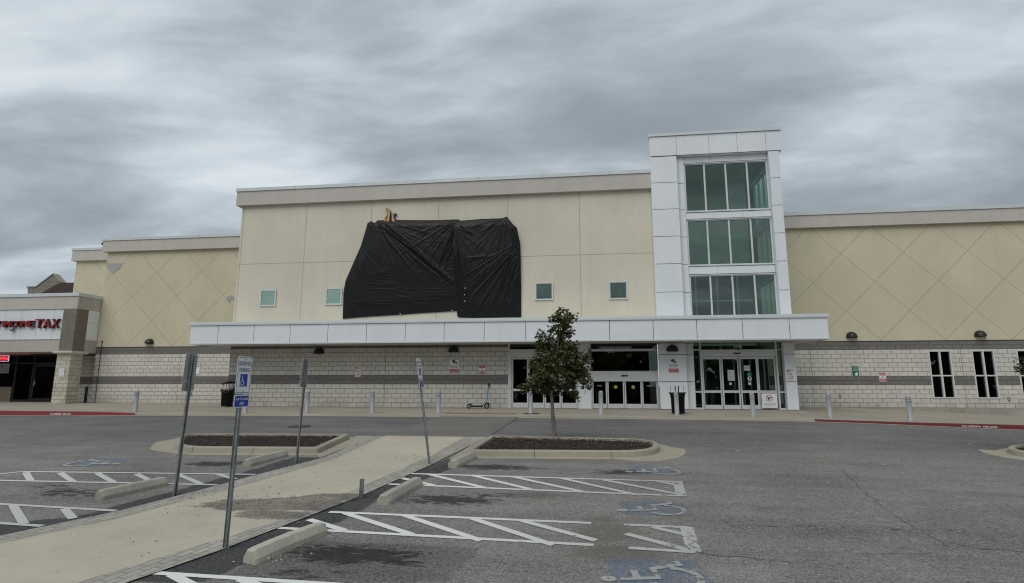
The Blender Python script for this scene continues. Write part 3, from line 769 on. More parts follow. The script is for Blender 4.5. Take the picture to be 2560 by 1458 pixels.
b = MB(); b.box(CX0-.03, CX1+.03, CYF-.03, CYF+.02, CZ0, CZ0+.05); b.box(CX0-.03, CX0+.03, CYF+.02, 26.6, CZ0, CZ0+.05); b.box(CX1-.03, CX1+.03, CYF+.02, 28.36, CZ0, CZ0+.05)
b.build('drip_trim', M['alu'], can)
b = MB(); b.box(CX0-.045, CX1+.045, CYF-.045, YC-.015, CZ1-.15, CZ1-.09); b.hexa([(CX0-.045,CYF-.045,CZ1-.09),(CX1+.045,CYF-.045,CZ1-.09),(CX1+.045,YC-.015,CZ1-.09),(CX0-.045,YC-.015,CZ1-.09),(CX0-.045,CYF-.03,CZ1),(CX1+.045,CYF-.03,CZ1),(CX1+.045,YC-.015,CZ1+.03),(CX0-.045,YC-.015,CZ1+.03)])
b.box(CX0-.045, -16.62, YC-.014, 26.6, CZ1-.15, CZ1+.02); b.box(8.47, CX1+.045, YC-.014, 28.36, CZ1-.15, CZ1+.02)
b.build('coping', M['coping'], can)
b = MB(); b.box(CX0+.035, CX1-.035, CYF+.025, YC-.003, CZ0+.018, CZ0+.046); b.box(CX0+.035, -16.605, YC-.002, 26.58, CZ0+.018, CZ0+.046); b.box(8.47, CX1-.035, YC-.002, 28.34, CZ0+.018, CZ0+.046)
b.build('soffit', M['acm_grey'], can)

# ------------------------------------------------ tower
TX0, TX1, TYF, TYB = 3.0, 8.46, 24.45, 28.38
zcap0, zcap1 = 11.05, 12.08
LX = 4.14                                     # right edge of the left pier
GX0, GX1 = 4.46, 8.015                         # glazing
# carcass: left pier, right pier, back wall, roof
b = MB()
b.box(TX0+.02, LX-.02, TYF+.03, TYF+.22, .0, 12.0); b.box(LX-.3, LX-.02, TYF+.22, TYB, 0, 12.0)
b.box(8.02+.02, TX1-.04, TYF+.03, 25.0, .0, 12.0)
b.box(LX-.018, TX1-.04, TYF+.06, TYB, zcap0+.02, 12.0)
b.box(TX1-.5, TX1-.04, 28.0, TYB, .0, 11.0)
tower = part(b, 'entrance_tower', M['dark_gap'])
b = MB(); gp = .012
zs = [.0, 1.13, 2.25, CZ0]
def cells(x0, x1, zl, yf, d=.03):
    for a, c in zip(zl[:-1], zl[1:]): b.box(x0+gp*.5, x1-gp*.5, yf, yf+d, a+gp, c-gp)
zup = [at(1640, y, TYF).z for y in (658.5, 590, 524, 457)]
zup = [3.78]+[at(1636+i*0, y, TYF).z for i, y in enumerate((731, 660.5, 592, 524, 457.5))]+[at(1624, 393, TYF).z]
cells(TX0, LX, [0, 1.13, 2.25, CZ0], TYF); cells(TX0, LX, zup, TYF)
cells(TX0, 4.155, [zcap0+.004, zcap1-.10], TYF)
cells(8.02, TX1, [0, 1.13, 2.25, CZ0], TYF+.02, .012); cells(8.02, TX1, zup[:-1]+[zcap0], TYF+.02, .012)
# cap panels
cx = [4.155]+[at(x, 350, TYF).x for x in (1771.5, 1842, 1914)]+[8.58]
for a, c in zip(cx[:-1], cx[1:]): b.box(a+gp*.5, c-gp*.5, TYF, TYF+.03, zcap0+.005+gp, zcap1-.10-gp)
b.box(8.55, 8.58, TYF+.045, TYB+.2, zcap0+.02, zcap1-.11)
# reveal strip between pier and glass, head strip, spandrels
for a, c in zip(zup[:-1], zup[1:]): b.box(LX+.01, GX0-.01, TYF+.20, TYF+.23, a+gp, c-gp)
for a, c in zip([0, 1.13, 2.25], [1.13, 2.25, CZ0]): b.box(LX+.01, GX0-.01, TYF+.20, TYF+.23, a+gp, c-gp)
zr = [(at(1750, 788, 24.75).z, at(1750, 689, 24.75).z), (at(1740, 665, 24.75).z, at(1740, 551, 24.75).z), (at(1735, 530.5, 24.75).z, at(1735, 411, 24.75).z)]
zr[0] = (3.70, zr[0][1])
for a, c in ((zr[0][1], zr[1][0]), (zr[1][1], zr[2][0]), (zr[2][1], zcap0+.03)):
    w3 = (GX1-GX0)/3; hi = c-a
    for i in range(3): b.box(GX0+i*w3+gp*.4, GX0+(i+1)*w3-gp*.4, TYF+.24, TYF+.27, a+.055, c-.055)
# outer right side cladding
b.box(TX0-.004, TX0+.019, TYF+.031, TYF+.22, 3.8, zcap1-.1); b.box(TX1-.035, TX1-.01, TYF+.05, 25.0, .02, zcap0); b.box(TX1-.035, TX1-.01, 28.0, TYB-.02, .02, zcap0)
b.box(8.022, 8.041, TYF+.035, 24.80, .02, zcap0-.015)
b.build('cladding', M['acm'], tower)
part(MB().box(8.0, 8.57, TYF+.06, TYB+.19, zcap0-.012, zcap0+.018), 'cap_soffit', M['acm'], tower)
part(MB().box(LX+.02, 8.0, TYF+.04, TYF+.30, zcap0-.012, zcap0+.004), 'cap_soffit', M['acm'], tower)
b = MB(); b.hexa([(TX0-.04,TYF-.05,zcap1-.1),(8.62,TYF-.05,zcap1-.1),(8.62,TYF+.26,zcap1-.1),(TX0-.04,TYF+.26,zcap1-.1),(TX0-.04,TYF-.04,zcap1+.03),(8.62,TYF-.04,zcap1+.03),(8.62,TYF+.26,zcap1+.035),(TX0-.04,TYF+.26,zcap1+.035)])
b.box(LX-.32, 8.62, TYF+.261, TYB+.25, zcap1-.1, zcap1+.034)
b.build('coping', M['coping'], tower)
# front glazing bands
for z0, z1 in zr:
    b = MB(); t = .05
    b.box(GX0, GX1, 24.70, 24.80, z1-t, z1); b.box(GX0, GX1, 24.70, 24.80, z0, z0+t)
    b.box(GX0-.01, GX1+.01, 24.66, 24.70, z0-.03, z0+.012); b.box(GX0-.01, GX1+.01, 24.66, 24.70, z1-.012, z1+.02)
    xs = [GX0+(GX1-GX0)*k for k in (0, .2475, .503, .757, 1)]
    for i, x in enumerate(xs):
        hw = .034; x = x+hw if i == 0 else (x-hw if i == 4 else x)
        b.box(x-hw, x+hw, 24.702, 24.798, z0+t, z1-t)
    fr = part(b, 'tower_window', M['alu'])
    for i in range(4):
        xa, xc = xs[i]+.02, xs[i+1]-.02; t1, t2 = rng.uniform(-.012, .012), rng.uniform(-.012, .012); q = [(xa, 24.75-t1, z0+t), (xc, 24.75+t1, z0+t), (xc, 24.75+t1+t2, z1-t), (xa, 24.75-t1+t2, z1-t)]
        MB().hexa([q[0], q[1], (q[1][0], q[1][1]+.006, q[1][2]), (q[0][0], q[0][1]+.006, q[0][2]), q[3], q[2], (q[2][0], q[2][1]+.006, q[2][2]), (q[3][0], q[3][1]+.006, q[3][2])]).build('pane', M['glass_up'], fr)
    # right-hand side glazing of the same storey
    b = MB()
    for y in (25.02, 25.75, 26.5, 27.25, 27.96): b.box(TX1-.14, TX1-.05, y-.035, y+.035, z0+.05, z1-.05)
    b.box(TX1-.139, TX1-.051, 25.0, 28.0, z0, z0+.05); b.box(TX1-.139, TX1-.051, 25.0, 28.0, z1-.05, z1)
    fr = part(b, 'tower_window', M['alu'])
    MB().box(TX1-.1, TX1-.092, 25.0, 28.0, z0+.05, z1-.05).build('pane', M['glass_side'], fr)
b = MB()
for a, c in ((0, .2), (2.7, zr[0][0]), (zr[0][1], zr[1][0]), (zr[1][1], zr[2][0]), (zr[2][1], 11.0)): part(MB().box(TX1-.3, TX1-.04, 25.0, 28.0, a, c), 'side_spandrel', M['acm'], tower)
part(MB().box(4.16, 8.0, 28.0, 28.1, 6.3, 11.0), 'back_wall', M['tower_room'], tower); part(MB().box(4.145, 4.159, 24.9, 27.99, 3.0, 10.93), 'inner_wall', M['tower_room'], tower)
part(MB().box(4.15, 8.2, 24.9, 28.0, 10.94, 10.99), 'ceiling', M['tower_room'], tower)
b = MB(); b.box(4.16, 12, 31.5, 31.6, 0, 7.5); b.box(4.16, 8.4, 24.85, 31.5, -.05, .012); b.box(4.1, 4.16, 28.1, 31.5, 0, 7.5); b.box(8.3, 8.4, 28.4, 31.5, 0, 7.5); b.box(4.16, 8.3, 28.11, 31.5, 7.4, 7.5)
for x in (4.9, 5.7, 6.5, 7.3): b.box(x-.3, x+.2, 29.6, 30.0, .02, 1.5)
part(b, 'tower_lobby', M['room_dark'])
# inner screen seen through the glass
b = MB()
for x in (5.35, 6.35, 7.3): b.box(x-.035, x+.035, 28.02, 28.09, 0, 6.35)
for x in (4.7, 5.35, 6.0, 6.6, 7.3, 7.9): b.box(x-.04, x+.04, 26.8, 26.87, 0, 2.3)
for z in (.1, .75, 2.25): b.box(4.4, 8.0, 26.81, 26.86, z-.04, z+.04)
b.box(4.2, 8.0, 28.025, 28.085, 4.98, 5.05); b.box(4.2, 8.0, 28.025, 28.085, 2.85, 2.95)
part(b, 'inner_screen', M['alu_in'])
for x, z in ((6.7, 4.0), (7.15, 4.03)): part(MB().box(x, x+.25, 29.2, 29.3, z, z+.04), 'ceiling_light', M['tube'])

# ------------------------------------------------ sliding doors
def door_leaf(par, x0, x1, z0, z1, gl=M['glass_door'], mid=.73, rb=.22, st=.055, yo=0.0, top=.09):
    y0, y1 = 24.72+yo, 24.77+yo; b = MB()
    b.box(x0, x0+st, y0, y1, z0, z1); b.box(x1-st, x1, y0, y1, z0, z1)
    b.box(x0+st, x1-st, y0+.002, y1-.002, z0, z0+rb); b.box(x0+st, x1-st, y0+.002, y1-.002, z1-top, z1)
    if mid: b.box(x0+st, x1-st, y0+.002, y1-.002, mid-.05, mid+.05)
    lf = b.build('door_leaf', M['alu'], par)
    MB().box(x0+st, x1-st, y0+.02, y0+.026, z0+rb, z1-top).build('pane', gl, lf)
def frame_bars(name, bars, par=store, mt=M['alu']):
    b = MB()
    for x0, x1, z0, z1, y0, y1 in bars: b.box(x0, x1, y0, y1, z0, z1)
    return b.build(name, mt, par)
# left set
d1 = frame_bars('sliding_door', [(-3.40,-3.33,0,2.87,24.66,24.86),(-3.325,-3.26,0,2.53,24.68,24.84),(-.42,-.36,0,2.87,24.66,24.86),(-3.26,-.42,2.20,2.53,24.68,24.84),(-3.33,-.42,2.78,2.86,24.67,24.85)])
MB().box(-3.33, -.42, 24.74, 24.746, 2.53, 2.78).build('transom', M['glass_dark'], d1)
for a, c, yo in ((-3.25,-2.535,.05),(-2.52,-1.83,0),(-1.815,-1.125,0),(-1.11,-.43,.05)): door_leaf(d1, a, c, .015, 2.19, M['glass_dark'], .775, .215, yo=yo)
# post between, then the second set with its big dark window above
frame_bars('pier', [(-.355,-.30,0,2.87,24.66,24.84),(.10,.155,0,2.87,24.66,24.84),(-.30,.10,0,2.87,24.70,24.84)], store, M['acm'])
d2 = frame_bars('sliding_door', [(.16,.215,0,1.55,24.66,24.86),(2.965,3.0,0,1.55,24.66,24.86),(.215,2.965,1.145,1.55,24.68,24.84),(.16,3.0,2.42,2.52,24.68,24.84),(.16,3.0,1.55,1.58,24.66,24.86),(.16,.19,1.58,2.87,24.68,24.84),(2.97,3.0,1.58,2.87,24.68,24.84),(.19,2.97,2.76,2.87,24.69,24.84),(.9,2.28,1.29,1.30,24.676,24.68)])
MB().box(.19, 2.97, 24.745, 24.751, 2.52, 2.76).build('transom', M['glass_dark'], d2)
MB().box(.19, 2.97, 24.745, 24.751, 1.58, 2.42).build('transom', M['glass_dark'], d2)
for a, c, yo in ((.22,.845,.05),(.86,1.565,0),(1.585,2.295,0),(2.31,2.96,.05)): door_leaf(d2, a, c, .015, 1.275 if yo == 0 else 1.20, M['glass_dark'], None, .19, yo=yo, top=.13 if yo == 0 else .06)
MB().box(1.46, 1.72, 24.645, 24.68, 1.355, 1.41).build('sensor', M['sign_black'], d2)
for x in (1.21, 1.94):
    b = MB(); b.prism([(x+.075*math.cos(a), .905+.075*math.sin(a)) for a in np.linspace(0, 2*math.pi, 17)[:-1]], 24.735, 24.738); b.build('sticker', M['yellow'], d2)
for x in (.53, 2.62):
    b = MB(); b.box(x-.1, x+.1, 24.78, 24.785, .94, .98); b.build('sticker', M['print'], d2)
# tower set
d3 = frame_bars('sliding_door', [(4.425,4.475,0,2.87,24.66,24.86),(4.73,4.79,0,2.87,24.66,24.86),(7.76,7.82,0,2.87,24.66,24.86),(8.06,8.10,0,2.87,24.66,24.86),(4.79,7.76,2.17,2.46,24.68,24.84),
    (4.475,4.73,2.43,2.48,24.68,24.84),(7.82,8.06,2.43,2.48,24.68,24.84),(4.475,4.73,.68,.74,24.68,24.84),(7.82,8.06,.68,.74,24.68,24.84),(4.475,4.73,0,.07,24.68,24.84),(7.82,8.06,0,.07,24.68,24.84),(4.475,8.06,2.80,2.87,24.69,24.84)])
MB().box(4.79, 7.76, 24.745, 24.751, 2.46, 2.80).build('transom', M['glass_door'], d3)
for a, c in ((4.475, 4.73), (7.82, 8.06)): MB().box(a, c, 24.745, 24.751, .07, 2.80).build('sidelight', M['glass_door'], d3)
for a, c, yo in ((4.82,5.575,.05),(5.59,6.285,0),(6.315,7.02,0),(7.035,7.745,.05)): door_leaf(d3, a, c, .015, 2.155, M['glass_door'], .725, .165, yo=yo)
MB().box(6.10, 6.36, 24.645, 24.68, 2.275, 2.325).build('sensor', M['sign_black'], d3)
num = text_mesh('3110', *[at(1834.5, 870, 24.7).x, at(1853, 870, 24.7).x], at(1840, 870.5, 24.7).z, at(1840, 862, 24.7).z, 24.71, 24.72)
MB().add(*num).build('street_number', M['sign_white'], d3)
b = MB(); xb, zb = .02, .05
MB().box(6.29, 6.31, 24.70, 24.715, .9, 2.1).build('door_gap', M['dark_gap'], d3)

# roof vent on the far left wing
b = MB(); p = at(259, 620, 31.5); b.lathe([(.07, -.8), (.07, .18), (.14, .2), (.15, .30), (.10, .36)], 14, (p.x, p.y, p.z))
part(b, 'roof_vent', M['lamp_bronze'])
# conduit on the left wing
b = MB(); p = at(255, 855, YW-.05); q = at(240, 1007, YW-.05); b.tube([(p.x, p.y, p.z), (p.x, p.y, 0)], .014, 6); b.box(p.x-.025, p.x+.025, p.y-.03, p.y+.03, p.z-.02, p.z+.06)
part(b, 'conduit', M['lamp_bronze'])
for x, y, Y in ((2100,990,YW),(2521.5,996,YW),(478,984,YW)):
    p = at(x, y, Y); part(MB().box(p.x-.05, p.x+.05, Y-.05, Y+.01, p.z-.08, p.z+.08), 'outlet_box', M['sign_back'])
# ghost letters left on the wall above the sheet
# ------------------------------------------------------------------ wall lamps
def wall_lamp(x, y, Y, label):
    p = at(x, y, Y); o = empty('wall_lamp', (p.x, Y, p.z), label, 'wall lamp', 'dark dome lamps on the store walls')
    n = 9; vs, fs = [], []
    R, Hh, D = .25, .27, .28
    b = MB(); rings = 7; seg = 14
    for j in range(rings+1):
        ph = math.pi/2*j/rings
        for i in range(seg+1):
            th = math.pi*i/seg
            vs.append((R*math.cos(th)*math.cos(ph), -D*math.sin(th)*math.cos(ph), Hh*math.sin(ph)))
    fs = [(j*(seg+1)+i, (j+1)*(seg+1)+i, (j+1)*(seg+1)+i+1, j*(seg+1)+i+1) for j in range(rings) for i in range(seg)]
    b.add(vs, fs, True); b.add([vs[i] for i in range(seg+1)], [tuple(range(seg+1))]); b.build('lamp_shade', M['lamp_bronze'], o)
    MB().box(-.2, .2, -.012, .0, -.02, .2).build('back_plate', M['lamp_bronze'], o)
    return o
wall_lamp(374.5, 859, YW-.012, 'dark dome lamp on yellow stucco above the left block wall')
wall_lamp(798, 884, YC, 'dark dome lamp under the canopy left of the fire lane sign')
wall_lamp(1134, 880, YC, 'dark dome lamp under the canopy above the camera sign')
wall_lamp(1681, 878, TYF, 'brown dome lamp on the white pier above the camera sign')
wall_lamp(2129, 844, YW-.012, 'dark dome lamp on yellow stucco just right of the canopy end')
wall_lamp(2450, 841, YW-.012, 'dark dome lamp on yellow stucco above the tall windows')

# ------------------------------------------------------------------ wall signs
def sign_box(xa, ya, xb, yb, Y, name, label, cat='sign', base='sign_white', r=.02, tilt=0.0, group=None):
    p, q = at(xa, ya, Y), at(xb, yb, Y)
    p2, q2 = at(xa, yb, Y), at(xb, ya, Y)
    x0, x1 = (p.x+p2.x)/2, (q.x+q2.x)/2; z0, z1 = (p2.z+q.z)/2, (p.z+q2.z)/2
    w_, h_ = x1-x0, z1-z0
    o = empty(name, ((x0+x1)/2, Y-.012, (z0+z1)/2), label, cat, group, rot=(0, tilt, 0))
    MB().rrect(w_, h_, r, -.004, .004).build('plate', M[base], o)
    return o, w_, h_
def fill(o, x0, x1, z0, z1, mt, name='colour_field', y=-.0065): MB().box(x0, x1, y, -.0035, z0, z1).build(name, M[mt], o)
def words(o, body, x0, x1, z0, z1, mt, y=-.0085): MB().add(*text_mesh(body, x0, x1, z0, z1, y, y+.003)).build('lettering', M[mt], o)
def border(o, w_, h_, t, mt, ins=.012, y=-.0065):
    b = MB(); a, c = w_/2-ins, h_/2-ins
    b.box(-a, a, y, -.0035, c-t, c); b.box(-a, a, y, -.0035, -c, -c+t); b.box(-a, -a+t, y, -.0035, -c+t, c-t); b.box(a-t, a, y, -.0035, -c+t, c-t)
    b.build('border', M[mt], o)
def fire_lane(a, label):
    o, w_, h_ = sign_box(*a, 'fire_lane_sign', label, group='fire lane signs')
    fill(o, -w_*.48, -w_*.12, h_*.26, h_*.48, 'sign_maroon'); words(o, 'NO', -w_*.42, -w_*.18, h_*.31, h_*.43, 'sign_white')
    words(o, 'PARKING', -w_*.08, w_*.46, h_*.31, h_*.43, 'sign_maroon')
    border(o, w_, h_, .006, 'sign_maroon', .008)
    words(o, 'FIRE', -w_*.33, w_*.30, -h_*.08, h_*.18, 'sign_maroon'); words(o, 'LANE', -w_*.36, w_*.36, -h_*.42, -h_*.15, 'sign_maroon')
fire_lane((887.7,918,902.2,942.5,YC), 'white and maroon fire lane sign on the block wall under the canopy')
fire_lane((1967.5,923.7,1983.5,950.3,TYF+.02), 'white and maroon fire lane sign on the white pier right of the doors')
def camera_sign(a, label):
    o, w_, h_ = sign_box(*a, 'security_camera_sign', label, r=.006, group='video camera warning signs')
    fill(o, -w_*.49, w_*.49, -h_*.49, -h_*.22, 'sign_red')
    b = MB(); s = w_
    b.prism([(-.30*s, .56*s), (-.02*s, .68*s), (.14*s, .56*s), (.10*s, .46*s), (-.14*s, .40*s), (-.22*s, .47*s)][::-1], -.0075, -.0035)
    b.prism([(-.12*s, .40*s), (.10*s, .42*s), (.16*s, .30*s), (.0*s, .29*s)], -.0075, -.0035)
    b.prism([(.22*s+.1*s*math.cos(t), .37*s+.1*s*math.sin(t)) for t in np.linspace(0, 6.28, 13)[:-1]], -.0076, -.0035)
    b.build('camera_symbol', M['sign_black'], o)
    for i, (tx, k) in enumerate((('ALL ACTIVITIES', .42), ('MONITORED BY', .42), ('VIDEO CAMERA', .42))): words(o, tx, -w_*k, w_*k, h_*(.04-.085*i), h_*(.10-.085*i), 'sign_black')
    words(o, 'VIOLATORS WILL', -w_*.44, w_*.44, -h_*.33, -h_*.26, 'sign_white'); words(o, 'BE PROSECUTED', -w_*.40, w_*.40, -h_*.44, -h_*.36, 'sign_white')
camera_sign((1124.3,900,1147,931.6,YC), 'black camera over red strip warning sign on the block wall')
camera_sign((1671,897,1696,931.5,TYF), 'black camera over red strip warning sign on the white pier')
def trespass_sign(a, label, tilt=0.0):
    o, w_, h_ = sign_box(*a, 'trespassing_sign', label, r=.03, tilt=tilt, group='red no trespassing signs')
    fill(o, -w_*.46, w_*.46, h_*.16, h_*.46, 'sign_red'); fill(o, -w_*.46, w_*.46, -h_*.46, -h_*.2, 'sign_red')
    words(o, 'PRIVATE', -w_*.34, w_*.34, h_*.33, h_*.42, 'sign_white'); words(o, 'PROPERTY', -w_*.36, w_*.36, h_*.20, h_*.29, 'sign_white')
    words(o, 'NO', -w_*.16, w_*.16, .0, h_*.11, 'sign_black'); words(o, 'TRESPASSING', -w_*.40, w_*.40, -h_*.15, -h_*.06, 'sign_black')
    words(o, 'VIOLATORS WILL', -w_*.40, w_*.40, -h_*.31, -h_*.24, 'sign_white'); words(o, 'BE PROSECUTED', -w_*.40, w_*.40, -h_*.42, -h_*.35, 'sign_white')
trespass_sign((1197.8,912,1212.8,936,YC), 'red and white no trespassing sign above the parked scooter')
trespass_sign((2198,930.5,2214.5,955,YW), 'red and white no trespassing sign beside the green sign', .02)
o, w_, h_ = sign_box(2130.5,915.3,2146,939,YW, 'litter_sign', 'small green sign with white lettering and hand on the right block wall', base='sign_green')
for i, tx in enumerate(('PLEASE', 'DISPOSE OF', 'TRASH', 'PROPERLY')): words(o, tx, -w_*.36, w_*.36, h_*(.36-.12*i), h_*(.44-.12*i), 'sign_white')
b = MB(); b.prism([(-.02, -.22), (.07, -.22), (.09, -.12), (.04, -.05), (.02, -.11), (-.04, -.12)], -.0075, -.0035); b.build('hand_symbol', M['sign_white'], o)
o, w_, h_ = sign_box(482,905,501,937,YW, 'parking_sign', 'white reserved parking sign on the left block wall behind the leaning post')
border(o, w_, h_, .014, 'sign_navy'); words(o, 'RESERVED', -w_*.38, w_*.38, h_*.28, h_*.40, 'sign_navy'); words(o, 'PARKING', -w_*.38, w_*.38, h_*.10, h_*.22, 'sign_navy')
b = MB(); strokes(b, isa(), lambda u, v: (-.12+u*.26, -.0075, -.42+v*.33)); b.build('wheelchair_symbol', M['sign_navy'], o)
# no-guns sign standing at the door
o, w_, h_ = sign_box(1904,983.8,1943,1020,24.66, 'no_guns_sign', 'white square sign with crossed out handgun in the tower doorway', r=.04)
R_ = .135; cz = h_*.17
b = MB(); ring = np.linspace(0, 2*math.pi, 33)
b.add([(rr*math.cos(t), -.0065, cz+rr*math.sin(t)) for rr in (R_, R_-.018) for t in ring[:-1]], [(i, (i+1) % 32, 32+(i+1) % 32, 32+i) for i in range(32)])
d_ = R_*.68; b.add([(-d_-.006, -.0095, cz+d_-.006), (-d_+.006, -.0095, cz+d_+.006), (d_+.006, -.0095, cz-d_+.006), (d_-.006, -.0095, cz-d_-.006)], [(0, 3, 2, 1)])
b.build('prohibition_ring', M['sign_red'], o)
b = MB(); b.prism([(x_*.95, cz+z_*.95) for x_, z_ in [(.10, .052), (.106, .022), (.0, -.008), (-.02, -.09), (-.055, -.085), (-.05, -.02), (-.085, -.012), (-.08, .018)]][::-1], -.0082, -.0035); b.build('handgun_symbol', M['sign_black'], o)
for i in range(3): fill(o, -w_*.36, w_*(.36-.1*(i == 2)), -h_*(.20+.08*i)-.007, -h_*(.20+.08*i)+.007, 'print', 'small_print')
# notices on the tower door
def notice(xa, ya, xb, yb, name, label, base, marks=True, tilt=0.0):
    o, w_, h_ = sign_box(xa, ya, xb, yb, 24.715, name, label, 'notice', base, r=.004, tilt=tilt)
    if marks:
        n = max(2, int(h_/.045))
        for i in range(n): fill(o, -w_*.4, w_*(.4 if i % 3 else .2), h_*(.40-.8*i/(n-1))-.008, h_*(.40-.8*i/(n-1))+.008, 'print', 'small_print')
    return o, w_, h_
notice(1819,925,1836,951.8, 'paper_notice', 'tall white paper notice taped to the left tower door leaf', 'paper', tilt=.02)
notice(1859.5,914,1874.5,927, 'paper_notice', 'small wide paper notice high on the right tower door leaf', 'paper', tilt=.05)
def disc(xc, yc, r, mt, name, label):
    p = at(xc, yc, 24.712); o = empty(name, (p.x, 24.712, p.z), label, 'sticker')
    b = MB(); b.prism([(r*math.cos(t), r*math.sin(t)) for t in np.linspace(0, 2*math.pi, 21)[:-1]], -.003, .003); b.build('disc', M[mt], o); return o
o = disc(1872.5, 936.5, .085, 'teal', 'round_sticker', 'round dark teal sticker under the small door notice')
words(o, 'OPEN', -.055, .055, -.02, .02, 'print', -.006)
o = disc(1873.8, 946.5, .085, 'paper', 'round_sticker', 'round white sticker with dark centre on the tower door')
b = MB(); b.prism([(.035*math.cos(t), .01+.04*math.sin(t)) for t in np.linspace(0, 6.28, 15)[:-1]], -.006, -.002); b.build('dark_centre', M['sign_black'], o)
notice(1869,952,1879,955.5, 'teal_label', 'small teal label under the round white sticker', 'teal', False)
notice(1823,956.5,1829,962.5, 'square_sticker', 'tiny white square sticker under the tall paper notice', 'paper', False)
notice(1870.5,956.5,1877.5,962.5, 'square_sticker', 'tiny white square sticker under the teal label', 'paper', False)

# ------------------------------------------------------------------ black sheets over the old sign
def zt(x, y): return (840+x/4.696, 500+y/4.696)         # enlarged-view point -> picture point
def wallpt(pts, Y): return np.array([[at(*zt(x, y), Y).x, at(*zt(x, y), Y).z] for x, y in pts])
def resample(P, n):
    d = np.r_[0, np.cumsum(np.hypot(*np.diff(P, axis=0).T))]; t = np.linspace(0, d[-1], n)
    return np.c_[np.interp(t, d, P[:, 0]), np.interp(t, d, P[:, 1])]
TY = 24.45
def sheet(name, top, bottom, left, right, nu, nv, disp, label, rand):
    T, B, L, R = [wallpt(p, TY) for p in (top, bottom, left, right)]
    T, B, L, R = resample(T, nu), resample(B, nu), resample(L, nv), resample(R, nv)
    u = np.linspace(0, 1, nu)[None, :, None]; v = np.linspace(0, 1, nv)[:, None, None]
    Pt = (1-v)*T[None]+v*B[None]+(1-u)*L[:, None]+u*R[:, None]-((1-u)*(1-v)*T[0]+u*(1-v)*T[-1]+(1-u)*v*B[0]+u*v*B[-1])
    X, Z = Pt[..., 0], Pt[..., 1]
    D = disp(X, Z, u[..., 0]*np.ones_like(X), v[..., 0]*np.ones_like(X))
    Yv = YC-.03-D
    o = np_grid(name, X[::-1], Yv[::-1], Z[::-1], M['tarp'], True)
    o.location = (0, 0, 0)
    sol = None
    return o
def fan(X, Z, c, a0, a1, amp, n, reach, r, taper=.35):
    """pleats spreading from a tie point c between bearings a0..a1 (degrees, 0 right, -90 down)"""
    cx, cz = wallpt([c], TY)[0]; dx, dz = X-cx, Z-cz; rr = np.hypot(dx, dz)+1e-6; th = np.degrees(np.arctan2(dz, dx))
    mid, half = (a0+a1)/2, (a1-a0)/2
    d = (th-mid+180) % 360-180; w = np.clip(1-np.abs(d)/half, 0, 1)**.5
    ph = r.uniform(0, 6.28, 4)
    s = sum(np.sin(np.radians(d)*n*k+ph[i]+.5*np.sin(rr*2+ph[i])) /(1+.4*i) for i, k in enumerate((1, 1.9, 3.3)))
    s = np.where(s > 0, s, s*.35)
    return .42*amp*w*s*np.clip(rr/taper, 0, 1)*np.exp(-(rr/reach)**2)
def folds(X, Z, segs, r):
    out = np.zeros_like(X)
    for (p, q, a, wd) in segs:
        A, B_ = wallpt([p, q], TY); d = B_-A; L = np.hypot(*d); d = d/L
        t = ((X-A[0])*d[0]+(Z-A[1])*d[1])/L; s = (X-A[0])*-d[1]+(Z-A[1])*d[0]
        s = s-.05*L*np.sin(t*3.1+r.uniform(0, 3))*r.uniform(-.4, .4)
        w = wd*(.35+.65*np.clip(t, 0, 1))
        out += .55*a*np.exp(-(s/w)**2)*np.clip(t*6, 0, 1)*np.clip((1-t)*4, 0, 1)
    return out
def lownoise(X, Z, r, k, n=10):
    s = np.zeros_like(X)
    for _ in range(n):
        a = r.uniform(0, 2*math.pi); q = k*r.uniform(.6, 1.5)
        s += np.sin((X*math.cos(a)+Z*math.sin(a))*q+r.uniform(0, 6.28)+.8*np.sin(X*q*.31+Z*q*.23))
    return s/n
rA = np.random.default_rng(11)
def rnd_folds(r, n, cx, cz, sx, sz, ang, da, ln, a, wd):
    out = []
    for _ in range(n):
        x, y = cx+r.uniform(-sx, sx), cz+r.uniform(-sz, sz); t = math.radians(ang+r.uniform(-da, da)); l = ln*r.uniform(.5, 1.3)
        out.append(((x-l/2*math.cos(t), y+l/2*math.sin(t)), (x+l/2*math.cos(t), y-l/2*math.sin(t)), a*r.uniform(.4, 1.2), wd*r.uniform(.6, 1.4)))
    return out
